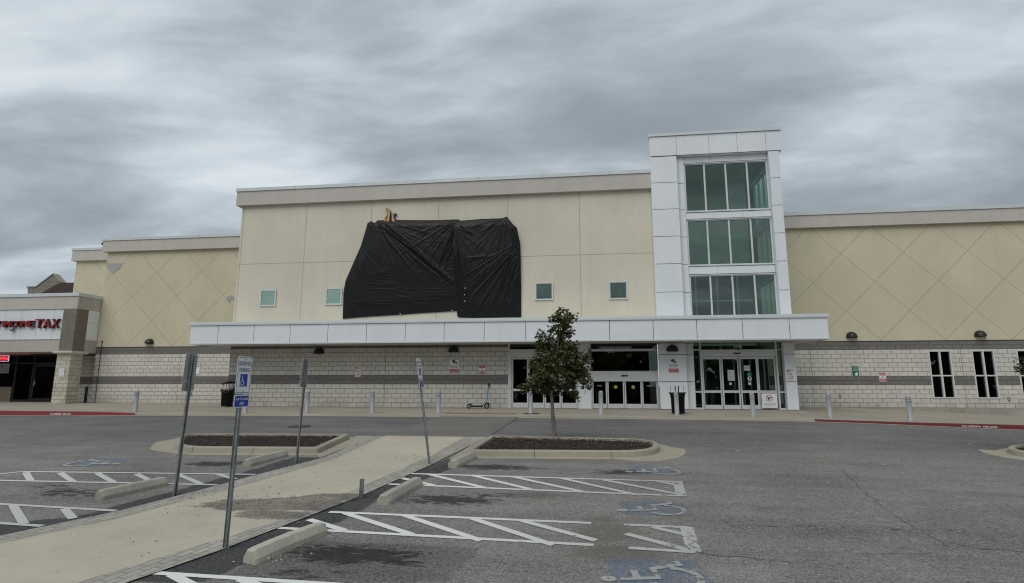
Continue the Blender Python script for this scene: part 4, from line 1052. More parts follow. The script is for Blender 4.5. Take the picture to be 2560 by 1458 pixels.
def disp_left(X, Z, u, v):
    r = rA
    edge = np.minimum(np.minimum(u*8, (1-v)*6), np.minimum(v*14, 6))
    D = .24*np.clip(edge, 0, 1)**.7
    q = np.clip((v-.25)/.7, 0, 1); D *= 1-.68*q*q*(3-2*q)
    D += fan(X, Z, (470, 228), -80, -8, .045, 26, 2.6, r)
    D += fan(X, Z, (1425, 225), -178, -100, .040, 30, 2.2, r)
    D += fan(X, Z, (272, 525), -95, -20, .022, 18, 1.4, r)
    S_ = [((480,240),(1400,1010),.15,.08),((500,235),(1390,975),.10,.05),((520,250),(1300,880),.06,.045),((470,260),(900,720),.06,.05),((640,330),(1100,700),.045,.04),
          ((1400,260),(1200,790),.09,.05),((1380,420),(1230,720),.06,.04),((1410,250),(1310,700),.08,.05),((1390,520),(1280,760),.07,.05),((700,480),(1240,930),.05,.05),((470,240),(760,660),.05,.05),((480,250),(660,560),.04,.05),
          ((380,250),(280,520),.06,.05),((430,260),(300,500),.05,.04),((270,540),(90,1000),.05,.06),((280,560),(240,880),.03,.04),((60,1385),(260,1180),.03,.05),
          ((450,850),(640,850),.03,.2)]
    S_ += rnd_folds(r, 20, 1180, 600, 170, 220, 62, 16, 190, .026, .035)
    S_ += rnd_folds(r, 20, 900, 1010, 420, 240, -8, 8, 380, .016, .035)
    S_ += rnd_folds(r, 12, 850, 400, 320, 120, -14, 14, 300, .014, .04)
    S_ += rnd_folds(r, 14, 600, 1250, 480, 90, -3, 10, 330, .014, .025)
    S_ += rnd_folds(r, 18, 1260, 830, 110, 150, 50, 50, 110, .025, .025)
    D += folds(X, Z, S_, r)*np.clip(edge*1.3, .15, 1)
    D += .014*lownoise(X, Z, r, 5)+.0030*lownoise(X, Z, r, 22, 14)
    return np.maximum(D, .012)
def disp_right(X, Z, u, v):
    r = rA
    edge = np.minimum(np.minimum((1-u)*7, (1-v)*7), v*12)
    D = .10+.22*np.clip(edge, 0, 1)**.7
    q = np.clip((v-.3)/.65, 0, 1); D *= 1-.6*q*q*(3-2*q)
    D += fan(X, Z, (1995, 195), -150, -60, .04, 26, 2.0, r)
    D += fan(X, Z, (2155, 500), -165, -95, .045, 30, 2.8, r)
    D += fan(X, Z, (1400, 340), -88, -25, .03, 22, 1.5, r)
    S_ = [((1450,300),(1620,420),.09,.05),((1430,340),(1600,400),.06,.04),((2000,200),(1700,390),.06,.05),((1990,210),(1560,340),.05,.05),((2000,210),(2150,480),.06,.05),((2060,270),(2140,470),.05,.04),
          ((2150,520),(1560,1180),.06,.06),((2150,540),(1640,1330),.06,.06),((2150,560),(1760,1370),.05,.06),((2155,600),(1900,1360),.04,.05),((2155,640),(2050,1360),.03,.05),((1400,520),(1520,1360),.06,.05),((1400,600),(1470,1300),.07,.05),
          ((1395,380),(1500,980),.05,.04),((1520,1000),(1500,1370),.05,.05),((1510,680),(1900,672),.03,.10)]
    S_ += rnd_folds(r, 18, 1800, 500, 240, 200, 58, 12, 260, .020, .035)
    S_ += rnd_folds(r, 26, 1820, 1050, 280, 260, 60, 10, 420, .024, .036)
    S_ += rnd_folds(r, 12, 1480, 900, 60, 360, -84, 10, 330, .03, .026)
    D += folds(X, Z, S_, r)
    D += .014*lownoise(X, Z, r, 5)+.0030*lownoise(X, Z, r, 22, 14)
    return np.maximum(D, .03)
o = sheet('plastic_sheet', [(350,258),(390,232),(432,258),(470,224),(700,220),(1000,223),(1200,222),(1410,212),(1450,222)], [(55,1392),(200,1378),(360,1365),(750,1340),(1000,1322),(1360,1300),(1450,1292)],
          [(350,258),(310,400),(270,530),(190,710),(90,940),(65,1080),(62,1200),(55,1392)], [(1450,222),(1440,400),(1430,800),(1440,1100),(1450,1292)], 420, 300, disp_left, '', rA)
tag(o, 'large black plastic sheet covering the left part of the store sign', 'tarpaulin')
b = MB()
for x, y in ((62,1085),(62,1215),(57,1390),(752,1338),(1360,1296)):
    p = at(*zt(x, y), 24.6); b.lathe([(.0, 0), (.03, .0), (.03, .012), (.012, .014)], 10, (0, 0, 0), cap=False) if False else b.box(p.x-.018, p.x+.018, 24.60, 24.625, p.z-.018, p.z+.018)
b.build('clip', M['sign_white'], o)
o = sheet('plastic_sheet', [(1420,232),(1450,236),(1700,215),(1950,205),(2000,186),(2060,262),(2120,320)], [(1415,1362),(1440,1374),(1600,1380),(1740,1378),(2000,1372),(2168,1370)],
          [(1420,232),(1392,340),(1386,600),(1386,900),(1405,1150),(1415,1362)], [(2120,320),(2135,400),(2158,500),(2165,700),(2168,1000),(2168,1370)], 330, 320, disp_right, '', rA)
tag(o, 'black plastic sheet hanging lower, covering the right part of the store sign', 'tarpaulin')
b = MB()
for x, y in ((1520,1037),(1512,1115),(1515,1190)):
    p = at(*zt(x, y), 24.3); b.lathe([(.030, 0), (.030, .01)], 12, (0, 0, 0), cap=False) if False else b.box(p.x-.017, p.x+.017, 24.24, 24.3, p.z-.017, p.z+.017)
b.build('grommet', M['sign_white'], o)
# flame tips of the covered sign
fl = empty('flame_sign', (-9.4, 24.66, 8.7), 'orange and yellow flame emblem sticking out above the black sheet', 'sign', absolute=True)
def flame(name, pts, mt, y0, y1):
    P = [at(*zt(x, y), 24.6) for x, y in pts]; MB().prism([(p.x, p.z) for p in P], y0, y1).build(name, M[mt], fl)
A_ = [(578,101),(605,98),(628,112),(642,135),(645,165),(638,195),(634,260),(575,260),(590,215),(610,180),(615,150),(605,125)]
flame('flame_tongue', A_[::-1], 'sign_black', 24.56, 24.69)
flame('flame_tongue', [(584,104),(604,102),(624,116),(637,138),(639,165),(631,195),(628,255),(598,255),(606,215),(618,180),(621,150),(610,122)][::-1], 'flame_y', 24.55, 24.559)
flame('flame_tongue', [(598,175),(606,185),(597,215),(594,255),(568,255),(574,225),(586,200)][::-1], 'flame_o', 24.552, 24.561)
B_ = [(655,260),(657,195),(668,165),(688,152),(712,163),(694,170),(684,190),(692,215),(712,240),(712,260)]
flame('flame_tongue', B_[::-1], 'sign_black', 24.57, 24.69)
flame('flame_tongue', [(660,255),(661,196),(671,169),(688,157),(700,163),(688,168),(676,188),(680,215),(690,240),(692,255)][::-1], 'flame_p', 24.558, 24.569)

# ------------------------------------------------------------------ tax shop at the left
SY = 26.9
shop = empty('shop_building', (-32, SY, 0), 'low shop building with white panel band, stone corner pillar and dark storefront', 'building', absolute=True)
zct, zcb, zfb, zwb, zbb = 5.90, 5.72, 5.03, 3.38, 2.72
part(MB().box(-40, -27.2, SY+.12, 27.9, zbb+.02, zct-.1).box(-40, -27.2, 27.9, YF-.02, zbb+.02, 3.4).box(-40, -27.22, 27.9, YF-.02, 5.0, zct-.1), 'canopy_core', M['beam'], shop)
pr = part(MB().box(-40, -27.22, SY, SY+.119, zfb, zcb).box(-27.34, -27.215, SY+.12, YW-.03, zfb, zcb), 'parapet', M['fascia'], shop)
MB().hexa([(-40,SY-.05,zcb),(-27.17,SY-.05,zcb),(-27.17,YW-.02,zcb),(-40,YW-.02,zcb),(-40,SY-.035,zct),(-27.18,SY-.035,zct),(-27.18,YW-.02,zct+.02),(-40,YW-.02,zct+.02)]).build('coping', M['coping'], pr)
b = MB(); xs = [-40+1.008*i for i in range(13)]; xs = [-37.7, -36.68, -35.66, -34.65, -33.63, -32.63, -31.62, -30.61, -29.60, -28.60, -28.02]
zm = 4.33
for a, c in zip(xs[:-1], xs[1:]):
    b.box(a+.008, c-.008, SY+.05, SY+.10, zm+.006, zfb-.008); b.box(a+.008, c-.008, SY+.05, SY+.10, zwb+.03, zm-.006)
part(b, 'white_panel', M['acm'], shop)
b = MB(); b.box(-27.24, -27.19, 27.62, 28.36, zm+.006, zfb-.01); b.box(-27.24, -27.19, 27.62, 28.36, zwb+.03, zm-.006)
part(b, 'white_panel', M['acm'], shop)
b = MB(); b.box(-40, -28.02, SY+.03, SY+.1, zwb, zwb+.028); b.box(-27.25, -27.18, 27.62, 28.36, zwb, zwb+.028); part(b, 'panel_trim', M['coping'], shop)
part(MB().box(-40, -28.02, SY+.06, SY+.119, zbb, zwb-.001).box(-27.26, -27.21, 27.62, 28.35, zbb, zwb-.001), 'beam', M['beam'], shop)
pil = part(MB().box(-28.0, -27.19, SY-.02, 27.61, zbb, zfb-.004), 'pillar', M['brown'], shop)
MB().box(-28.02, -27.2, SY-.03, 27.60, -.15, 2.60).build('pillar_stone', M['stone'], pil)
b = MB(); b.hexa([(-28.13,SY-.14,2.60),(-27.08,SY-.14,2.60),(-27.08,27.72,2.60),(-28.13,27.72,2.60),(-28.18,SY-.19,2.66),(-27.03,SY-.19,2.66),(-27.03,27.77,2.66),(-28.18,27.77,2.66)])
b.box(-28.18, -27.03, SY-.19, 27.77, 2.66, 2.75); b.build('pillar_cap', M['cap'], pil)
# storefront
XD0, XD1 = -31.85, -30.35
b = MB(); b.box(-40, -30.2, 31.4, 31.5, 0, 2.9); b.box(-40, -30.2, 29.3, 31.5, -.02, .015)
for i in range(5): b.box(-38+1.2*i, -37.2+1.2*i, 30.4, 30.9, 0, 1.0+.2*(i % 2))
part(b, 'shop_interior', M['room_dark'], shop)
b = MB()
for x in (-40, -36.6, -33.0, XD0, XD1+.02, -30.25): b.box(x-.045, x+.045, 29.15, 29.25, 0, zbb)
b.box(-40, -30.2, 29.151, 29.249, 2.15, 2.25); b.box(-40, -30.2, 29.151, 29.249, 2.62, 2.72); b.box(-33, XD0, 29.151, 29.249, 0, .12); b.box(-40, -33, 29.151, 29.249, .80, .88)
part(b, 'storefront_frame', M['black_frame'], shop)
part(MB().box(-30.2, -27.2, 29.6, 29.7, 0, zbb).box(-30.21, -30.16, 29.2, 29.65, 0, zbb), 'side_wall', M['cmu'], shop)
b = MB(); b.box(-40, XD0, 29.198, 29.204, .1, 2.65); b.box(XD0, XD1, 29.198, 29.204, 2.25, 2.65); part(b, 'shop_window', M['glass_dark'], shop)
b = MB()
for a in ((XD0+.05, XD0+.15, 0, 2.14), (XD1-.12, XD1-.03, 0, 2.14), (XD0+.15, XD1-.12, 0, .2), (XD0+.15, XD1-.12, 2.0, 2.14)): b.box(a[0], a[1], 29.17, 29.23, a[2], a[3])
dr = part(b, 'door', M['black_frame'], shop); MB().box(XD0+.15, XD1-.12, 29.198, 29.204, .2, 2.0).build('pane', M['glass_dark'], dr)
MB().tube([(XD0+.22, 29.12, .9), (XD0+.22, 29.12, 1.25)], .018, 6).box(XD0+.2, XD0+.24, 29.12, 29.18, 1.04, 1.08).build('handle', M['alu'], dr)
part(MB().box(-40, -33.06, 29.10, 29.149, 0, .82), 'stall_riser', M['tan'], shop)
# channel letters
ls = empty('channel_letter_sign', (-30.5, SY, 4.2), 'red channel letters on the white panel band of the tax shop', 'sign', absolute=True)
def chan(body, x0, x1, z0, z1):
    vs, fs = text_mesh(body, x0, x1, z0, z1, SY-.10, SY+.04)
    MB().add(vs, fs).build('letter', M['letter_side'], ls)
    vs, fs = text_mesh(body, x0+.01, x1-.01, z0+.012, z1-.012, SY-.106, SY-.1005)
    MB().add(vs, fs).build('letter_face', M['letter_face'], ls)
def row(body, x0, x1, z0, z1, gap=.05):
    n = len(body); wts = [(.45 if ch == 'I' else 1.25 if ch == 'M' else 1.0) for ch in body]; tot = sum(wts); wd = (x1-x0-gap*(n-1))/tot; x = x0
    for ch, k in zip(body, wts): chan(ch, x, x+wd*k, z0, z1); x += wd*k+gap
row('Y', -32.08, -31.72, 4.06, 4.40); row('INCOME', -31.58, -29.66, 4.06, 4.40, .03); row('TAX', -29.58, -28.12, 3.98, 4.48, .03)
p = at(32, 824, SY); MB().lathe([(.02, .1), (.09, .08), (.11, 0), (.09, -.07), (.02, -.1)], 12, (p.x, SY-.05, p.z)).build('flood_light', M['sign_back'], shop)
# neon sign, window sign, coloured bulbs
ns = empty('neon_sign', (-34.1, 29.08, 2.47), 'glowing red OPEN sign in the tax shop window', 'sign', absolute=True)
part(MB().box(-34.9, -33.44, 29.09, 29.11, 2.28, 2.68), 'backing', M['sign_black'], ns)
b = MB()
for a in ((-34.86, -33.47, 2.63, 2.65), (-34.86, -33.47, 2.31, 2.33), (-33.49, -33.47, 2.33, 2.63)): b.box(a[0], a[1], 29.06, 29.075, a[2], a[3])
part(b, 'neon_border', M['neon_w'], ns)
vs, fs = text_mesh('OPEN', -34.27, -33.55, 2.37, 2.59, 29.06, 29.08); MB().add(vs, fs).build('neon_letters', M['neon'], ns)
o, w_, h_ = sign_box(-30, 909.5, 23.5, 933.5, 29.12, 'window_sign', 'pale grey sign in the shop window below the OPEN sign', base='print', r=.01)
fill(o, -w_*.48, w_*.48, -h_*.45, h_*.45, 'sign_back'); words(o, 'Fast', w_*.05, w_*.25, h_*.2, h_*.38, 'sign_black'); words(o, 'Income Tax', -w_*.4, w_*.42, -h_*.05, h_*.12, 'sign_black'); words(o, 'Service', -w_*.3, w_*.42, -h_*.32, -h_*.15, 'sign_black')
bl = empty('light_string', (-33.5, 29.1, 2.7), 'string of tiny red bulbs along the top of the shop window', 'light string', absolute=True)
b = MB()
for i in range(22): x = -35.4+i*.15; b.lathe([(.012, -.02), (.022, 0), (.012, .02)], 6, (x, 29.08, 2.74+.0*i))
part(b, 'bulb', M['neon'], bl, kind='stuff'); part(MB().tube([(-35.5, 29.1, 2.76), (-32.1, 29.1, 2.76)], .006, 5), 'wire', M['sign_black'], bl)
o, w_, h_ = sign_box(148, 921, 161, 942.5, SY-.04, 'paper_notice', 'white paper notice on the stone pillar of the tax shop', 'notice', 'paper', r=.004)
MB().add([(-.1, -.007, .02), (.08, -.007, .10), (.09, -.007, .12), (-.09, -.007, .05)], [(0, 1, 2, 3)]).build('small_print', M['print'], o); fill(o, -.12, .1, -.19, -.17, 'print', 'small_print')

# ------------------------------------------------------------------ far background
p = at(131, 735, 75); cz = lambda y: at(131, y, 75).z
ch = empty('church', (p.x, 75, 0), 'church with stone gable and brown roof beyond the tax shop', 'church', absolute=True)
P_ = lambda x, y, Y=75: at(x, y, Y)
def outline(pts, Y): return [(P_(x, y, Y).x, P_(x, y, Y).z) for x, y in pts]
gb = outline([(69,735),(69,718.5),(90,718),(131,686.5),(136,686.5),(151,706),(151,735)], 75); gb = [(gb[-1][0], 0)]+[(gb[0][0], 0)]+gb[:-1]+[gb[-1]]
gb = [(gb[1][0], 0)]+gb[2:]+[(gb[-1][0], 0)]
part(MB().prism(gb[::-1], 75, 75.9), 'gable_wall', M['church_stone'], ch)
b = MB()
for (x0, y0), (x1, y1) in (((67.5,718.5),(90,718)),((90,718),(133.5,685.5)),((133.5,685.5),(152,706.5))):
    p0, p1 = P_(x0, y0), P_(x1, y1); b.prism([(p0.x, p0.z-.04), (p1.x, p1.z-.04), (p1.x, p1.z+.13), (p0.x, p0.z+.13)], 74.9, 76.0)
part(b, 'gable_coping', M['church_cap'], ch)
a, c2, d_, e_ = P_(97, 736, 74), P_(150, 706.5, 74), P_(260, 708, 74), P_(260, 736, 74)
b = MB(); b.prism([(a.x, a.z), (e_.x, a.z), (d_.x, d_.z), (c2.x, c2.z)], 74, 74.85)
part(b, 'roof', M['roof_brown'], ch); part(MB().box(a.x, e_.x, 76, 82, 0, a.z-.3), 'wall', M['church_stone'], ch)

# ------------------------------------------------------------------ trees
def leaf_cloud(blobs_, n, size, r, parent, mt, name='crown'):
    vs, fs = [], []
    V = np.array([b_[3]*b_[4]*b_[5] for b_ in blobs_])**.75; V = V/V.sum()
    for b_, p_ in zip(blobs_, V):
        cx, cy, cz_, rx, ry, rz = b_; k = max(8, int(n*p_)); tw = max(3, int(k/16))
        cent = []
        for _ in range(tw):
            d = r.normal(size=3); d /= np.linalg.norm(d); q = r.uniform(.25, 1.0)**.5
            cent.append((cx+d[0]*rx*q, cy+d[1]*ry*q, cz_+d[2]*rz*q))
        for i in range(k):
            c = np.array(cent[r.integers(tw)])+r.normal(size=3)*.055
            s = size*r.uniform(.65, 1.25)
            a = r.uniform(0, 6.28); tilt = r.normal(0, .55); dn = r.uniform(.1, .9)
            R = np.array(Euler((dn+tilt*.5, tilt, a)).to_matrix())
            L = np.array([(0,-.55,0),(.18,-.2,.04),(.52,-.22,-.04),(.34,.05,.05),(.42,.36,-.05),(.14,.3,.05),(0,.62,-.08),(-.14,.3,.05),(-.42,.36,-.05),(-.34,.05,.05),(-.52,-.22,-.04),(-.18,-.2,.04),(0,.06,.0)])*s
            q = L@R.T+c; o = len(vs); vs += [tuple(x) for x in q]
            fs += [(o+12, o+j, o+(j+1) % 12) for j in range(12)]
    me = bpy.data.meshes.new(name); me.from_pydata(vs, [], fs); me.materials.append(mt); me.update()
    o = bpy.data.objects.new(name, me); COL.objects.link(o); o.parent = parent; return o
TB = g(1387, 1093, .12); TD = TB[1]
tree = empty('maple_tree', tuple(TB), 'young maple tree with dark green crown on the mulched island', 'tree')
def tp(x, y, dd=0.0): p = at(x, y, TD+dd); return (p.x-TB[0], p.y-TB[1], p.z-TB[2])
kx = TD/F_PX
BL = [(1406,793,22,19),(1426,794,13,11),(1385,800,13,14),(1378,822,11,10),(1400,832,22,22),(1416,822,16,18),(1354,843,10,15),(1372,855,14,12),(1352,872,16,18),(1388,872,30,24),(1424,872,24,20),(1398,905,46,28),(1352,912,28,24),(1442,905,28,22),(1466,890,10,12),(1345,950,30,22),(1398,945,44,26),(1440,940,26,24),(1462,950,12,20),(1470,968,7,8),(1312,966,13,7),(1302,969,10,6),(1330,975,12,6),(1332,960,16,12),(1360,975,24,9),(1430,978,14,12),(1438,990,7,8),(1395,970,30,12),(1456,925,16,14)]
bls = []
for i, (x, y, rx, rz) in enumerate(BL):
    dd = ((i*7) % 5-2)*.09 if rx > 20 else ((i*5) % 3-1)*.12
    c = tp(x, y, dd); bls.append((*c, rx*kx*1.02, max(rx, rz)*kx*1.0, rz*kx*1.02))
rT = np.random.default_rng(5)
b = MB()
b.tube([(0, 0, -.1), tp(1385, 1078), tp(1382, 1040), tp(1380, 1000), tp(1377.5, 985), tp(1379, 960), tp(1384, 920), tp(1392, 880), tp(1400, 830), tp(1406, 790)], [.085, .056, .050, .045, .050, .038, .028, .022, .014, .006], 12)
for (x0, y0), c in zip([(1379,965)]*20, bls):
    if rT.random() < .95:
        s = Vector(tp(1379+(1-min(1, max(0, (985-100)/1000)))*0, 970)); e2 = Vector(c[:3])
        zz = min(e2.z-.15, Vector(tp(1384, 900)).z); 
        t0 = Vector(tp(1383, 930)) if e2.z > Vector(tp(0, 900)).z else Vector(tp(1378.5, 972))
        mid = t0.lerp(e2, .5)+Vector((0, 0, .05)); b.tube([t0, mid, e2], [.016, .011, .004], 5)
b.build('trunk', M['bark'], tree)
leaf_cloud(bls, 6600, .084, rT, tree, M['leaf'])
# tree at the right edge, mostly outside the picture
q = g(2640, 1128, .16); D2 = q[1]
t2 = empty('maple_tree', tuple(q), 'dark green tree reaching in at the right edge of the picture', 'tree')
def tp2(x, y, dd=0.0): p = at(x, y, D2+dd); return (p.x-q[0], p.y-q[1], p.z-q[2])
k2 = D2/F_PX
B2 = [(2566,895,16,22),(2580,925,24,24),(2600,890,36,40),(2640,880,50,60),(2640,820,40,50),(2690,900,45,50),(2600,945,26,18),(2553,907,7,10)]
bl2 = [(*tp2(x, y), rx*k2, rx*k2, rz*k2) for x, y, rx, rz in B2]
b = MB(); b.tube([(0, 0, -.1), tp2(2640, 1000), tp2(2640, 900), tp2(2640, 820)], [.06, .05, .03, .01], 8); b.tube([tp2(2640, 960), tp2(2600, 915), tp2(2562, 900)], [.02, .012, .004], 5)
b.build('trunk', M['bark'], t2); leaf_cloud(bl2, 2200, .085, rT, t2, M['leaf'])
# treetop behind the shop roof
q = at(3, 745, 60); t3 = empty('far_tree', (q.x, 60, 0), 'dark treetop poking over the roof at the left edge', 'tree')
b = MB(); b.tube([(0, 0, 0), (0, 0, q.z-1)], [.3, .1], 8); b.build('trunk', M['bark'], t3)
leaf_cloud([(-.2, 0, q.z-1.2, 1.3, 1.2, 1.3), (.2, 0, q.z-.05, .35, .3, .3), (.45, .1, q.z-.5, .4, .4, .3)], 500, .3, rT, t3, M['leaf'])

# ------------------------------------------------------------------ planting islands
def smooth_poly(P, n=5):
    out = []; m = len(P)
    for i in range(m):
        p0, p1, p2, p3 = P[i-1], P[i], P[(i+1) % m], P[(i+2) % m]
        for k in range(n):
            t = k/n; out.append(.5*((2*p1)+(-p0+p2)*t+(2*p0-5*p1+4*p2-p3)*t*t+(-p0+3*p1-3*p2+p3)*t**3))
    return out
def rounded(P, rad):
    """cut the corners of a plan outline; rad per corner"""
    out = []; m = len(P)
    for i in range(m):
        p, a, c = P[i], P[i-1], P[(i+1) % m]; r = rad[i]
        if r <= 0: out.append(p); continue
        u_, v_ = (a-p), (c-p); lu, lv = np.hypot(*u_), np.hypot(*v_); r = min(r, lu*.48, lv*.48)
        A, B_ = p+u_/lu*r, p+v_/lv*r
        for k in range(9): t = k/8; out.append((1-t)**2*A+2*t*(1-t)*p+t*t*B_)
    return out
def offset(P, d):
    m = len(P); out = []
    for i in range(m):
        e1 = P[i]-P[i-1]; e2 = P[(i+1) % m]-P[i]
        n1 = np.array([e1[1], -e1[0]])/(np.hypot(*e1)+1e-9); n2 = np.array([e2[1], -e2[0]])/(np.hypot(*e2)+1e-9)
        nn = n1+n2; nn /= (np.hypot(*nn)+1e-9); out.append(P[i]+nn*d)
    return out
def dens(P, s=.12):
    out = []
    for i in range(len(P)):
        a, c = P[i], P[(i+1) % len(P)]; n = max(1, int(np.hypot(*(c-a))/s))
        out += [a+(c-a)*k/n for k in range(n)]
    return out
def island(pts, rad, label, apron, crown=.035, joints=(), seed=1):
    P = [np.array(p) for p in pts]; P = dens(rounded(P, rad))      # outer foot of the kerb, anticlockwise
    c = sum(P)/len(P); o = empty('planting_island', (c[0], c[1], float(gz(*c))), label, 'planting island', absolute=True)
    off = [(0, -.08), (0, 0.0), (-.02, .115), (-.05, .135), (-.15, .138), (-.165, .06)]
    vs, m = [], len(P)
    for d, h in off: vs += [(x, y, float(gz(x, y))+h) for x, y in (offset(P, d) if d else P)]
    fs = [(j*m+i, j*m+(i+1) % m, (j+1)*m+(i+1) % m, (j+1)*m+i) for j in range(len(off)-1) for i in range(m)]
    kb = MB().add(vs, fs, False); kb.build('kerb', M['kerb'], o)
    # apron (gutter pan): apron(x,y) gives its width round the outline
    A = []; Po = offset(P, 1.0)
    for p, q in zip(P, Po): A.append(p+(q-p)*apron(p, c))
    vs = [(x, y, float(gz(x, y))+.012) for x, y in P]+[(x, y, float(gz(x, y))+.008) for x, y in A]+[(x, y, float(gz(x, y))-.05) for x, y in A]
    MB().add(vs, [(k*m+i, (k+1)*m+i, (k+1)*m+(i+1) % m, k*m+(i+1) % m) for k in range(2) for i in range(m)]).build('gutter_pan', M['apron'], o)
    # mulch, mounded
    In = offset(P, -.155); rings = 7; vs = []; r = np.random.default_rng(seed)
    ci = sum(In)/len(In)
    for k in range(rings):
        t = k/rings
        for p in In:
            q = p+(ci-p)*t; vs.append((q[0], q[1], float(gz(*q))+.075+crown*math.sin(min(1, t*1.6)*math.pi/2)+r.normal(0, .009)*(k > 0)))
    vs.append((ci[0], ci[1], float(gz(*ci))+.075+crown))
    fs = [(k*m+i, k*m+(i+1) % m, (k+1)*m+(i+1) % m, (k+1)*m+i) for k in range(rings-1) for i in range(m)]+[((rings-1)*m+i, (rings-1)*m+(i+1) % m, rings*m) for i in range(m)]
    mu = MB().add(vs, fs, True).build('mulch_bed', M['mulch'], o)
    # loose chips on the bed
    b = MB(); poly = np.array(In); lo, hi = poly.min(0), poly.max(0); cnt = 0
    while cnt < 1500:
        q = lo+(hi-lo)*r.random(2)
        if not inside(In, np.array([q[0]]), np.array([q[1]]))[0]: continue
        cnt += 1; dmin = min(np.hypot(*(q-p)) for p in In[::4]); z = float(gz(*q))+.073+crown*math.sin(min(1, dmin/.35)*math.pi/2)
        l, wd, hh = r.uniform(.02, .06), r.uniform(.008, .018), r.uniform(.004, .01); a = r.uniform(0, 6.28); tz = r.uniform(-.4, .4)
        R = np.array(Euler((r.uniform(-.5, .5), tz, a)).to_matrix()); bx = np.array([(sx*l/2, sy*wd/2, sz*hh/2) for sz in (-1, 1) for sx, sy in ((-1,-1),(1,-1),(1,1),(-1,1))])@R.T+np.array([q[0], q[1], z+.01])
        b.hexa([tuple(x) for x in bx])
    b.build('bark_chip', M['chip'], o, kind='stuff')
    jb = MB()
    for x, y in joints:
        gq = g(x, y)[:2]; i = int(np.argmin([np.hypot(*(p-gq)) for p in P])); p = P[i]; n_ = (Po[i]-p)
        tn = np.array([-n_[1], n_[0]])*.006; vs = []
        for d, h in ((.25, .014), (.004, .014), (.004, .0), (-.017, .118), (-.05, .139), (-.15, .141)):
            for s in (1, -1): w2 = p+n_*d+tn*s; vs.append((w2[0], w2[1], float(gz(*p))+h))
        jb.add(vs, [(2*k, 2*k+1, 2*k+3, 2*k+2) for k in range(5)])
    if joints: jb.build('kerb_joint', M['crack'], o)
    return o
def slab(pts, label):
    P = dens([g(x, y)[:2] for x, y in pts], .1); c = sum(P)/len(P); vs = [(c[0], c[1], float(gz(*c))+.011)]+[(p[0], p[1], float(gz(*p))+.011) for p in P]; n = len(P)
    MB().add(vs, [(0, 1+i, 1+(i+1) % n) for i in range(n)]).build('concrete_apron', M['apron'], kind='structure', label=label)
slab([(800,1146),(935,1091),(890,1091),(790,1138)], 'concrete strip between the left island and the walkway')
slab([(1120,1150),(1166,1150),(1232,1090),(1217,1090)], 'concrete strip between the tree island and the walkway')
tl = lambda x, y: g(x, y)[:2]
tk = lambda x, y: g(x, y, .135)[:2]
# left island: back edge read on the kerb top, front on the ground line
Lp = [tl(432, 1129), tl(794, 1134), tk(876, 1086), tk(470, 1083), tk(425, 1104)]
island([tl(428,1133), tl(796,1135), tk(877,1084), tk(452,1082)], [.9, .12, .12, .9], 'mulched planting island left of the walkway, without a tree',
       lambda p, c: .22 if p[0] > c[0]-1.7 else .22+.32*min(1, (c[0]-1.7-p[0])/.5)*(1 if p[1] < c[1]+.5 else .3), joints=((476,1135),(627,1136)), seed=2)
island([tl(1162,1142), tl(1650,1145), tk(1650,1097), tk(1226,1088)], [.1, 1.0, 1.0, .1], 'mulched planting island right of the walkway where the maple stands',
       lambda p, c: .22 if p[0] < c[0]+1.7 else .22+.36*min(1, (p[0]-c[0]-1.7)/.5)*(1 if p[1] < c[1]+.4 else .25), crown=.06, joints=((1336,1149),(1525,1150)), seed=3)
island([tl(2512,1141), tl(2840,1175), tk(2840,1122), tk(2522,1108)], [.8, .3, .3, .8], 'planting island cut off by the right edge of the picture',
       lambda p, c: .2 if p[0] > c[0]-1.6 else .5*(1 if p[1] < c[1]+.4 else .4), seed=4)

# ------------------------------------------------------------------ bollards
def bollard_proto():
    o = empty('bollard', (0, 0, 0)); Hb, r0 = .87, .080
    MB().lathe([(r0+.012, 0), (r0+.012, .02), (r0, .025), (r0, Hb-.20)], 24).build('post', M['bollard'], o)
    pr = [(r0, Hb-.20), (r0+.008, Hb-.195), (r0+.008, Hb-.165), (r0-.004, Hb-.155), (r0-.004, Hb-.14), (r0+.008, Hb-.13), (r0+.008, Hb-.10), (r0-.004, Hb-.09), (r0-.004, Hb-.075), (r0+.004, Hb-.065), (r0-.002, Hb-.045), (r0*.8, Hb-.018), (r0*.45, Hb-.003), (.001, Hb)]
    MB().lathe(pr, 24).build('cap', M['bollard'], o); return o
bp = bollard_proto(); first = True
BOL = [(333,1030,'grey bollard before the left block wall near the end of the red kerb'),(609,1033,'grey bollard hidden behind the reserved parking fine plate'),(764,1033,'grey bollard half hidden behind a sign post with its back showing'),
       (928,1034,'grey bollard below the fire lane sign on the block wall'),(1094,1034,'grey bollard between the edge-on sign post and the scooter'),(1326,1035,'grey bollard standing by the round dark plate left of the maple trunk'),
       (1503,1036,'grey bollard before the low double doors right of the maple'),(1694,1038,'grey bollard right in front of the black slatted bin at the kerb'),(1886,1043,'grey bollard beside the no guns sign'),
       (2079,1047,'grey bollard at the start of the right red kerb'),(2281,1055,'grey bollard on the right red kerb before the tall windows')]
for x, y, lab in BOL:
    d = ray(x, y); t = 20/d[1]
    for _ in range(40):
        p = d*t; z = float(S(p[0], p[1]))-H; t += (z-p[2])/(d[2]-.02*d[1])*.8
    p = d*t; yb = min(max(p[1], 21.2), 21.55); p = d*(yb/d[1])
    o = bp if first else copy_tree(bp); first = False
    o.location = (p[0], p[1]+.1, float(S(p[0], p[1]))); o['label'] = lab; o['category'] = 'bollard'; o['group'] = 'grey bollards along the pavement'
    o.rotation_euler = (rng.normal(0, .008), rng.normal(0, .01), rng.uniform(0, 6))
p = at(213, 1003, 28.2)
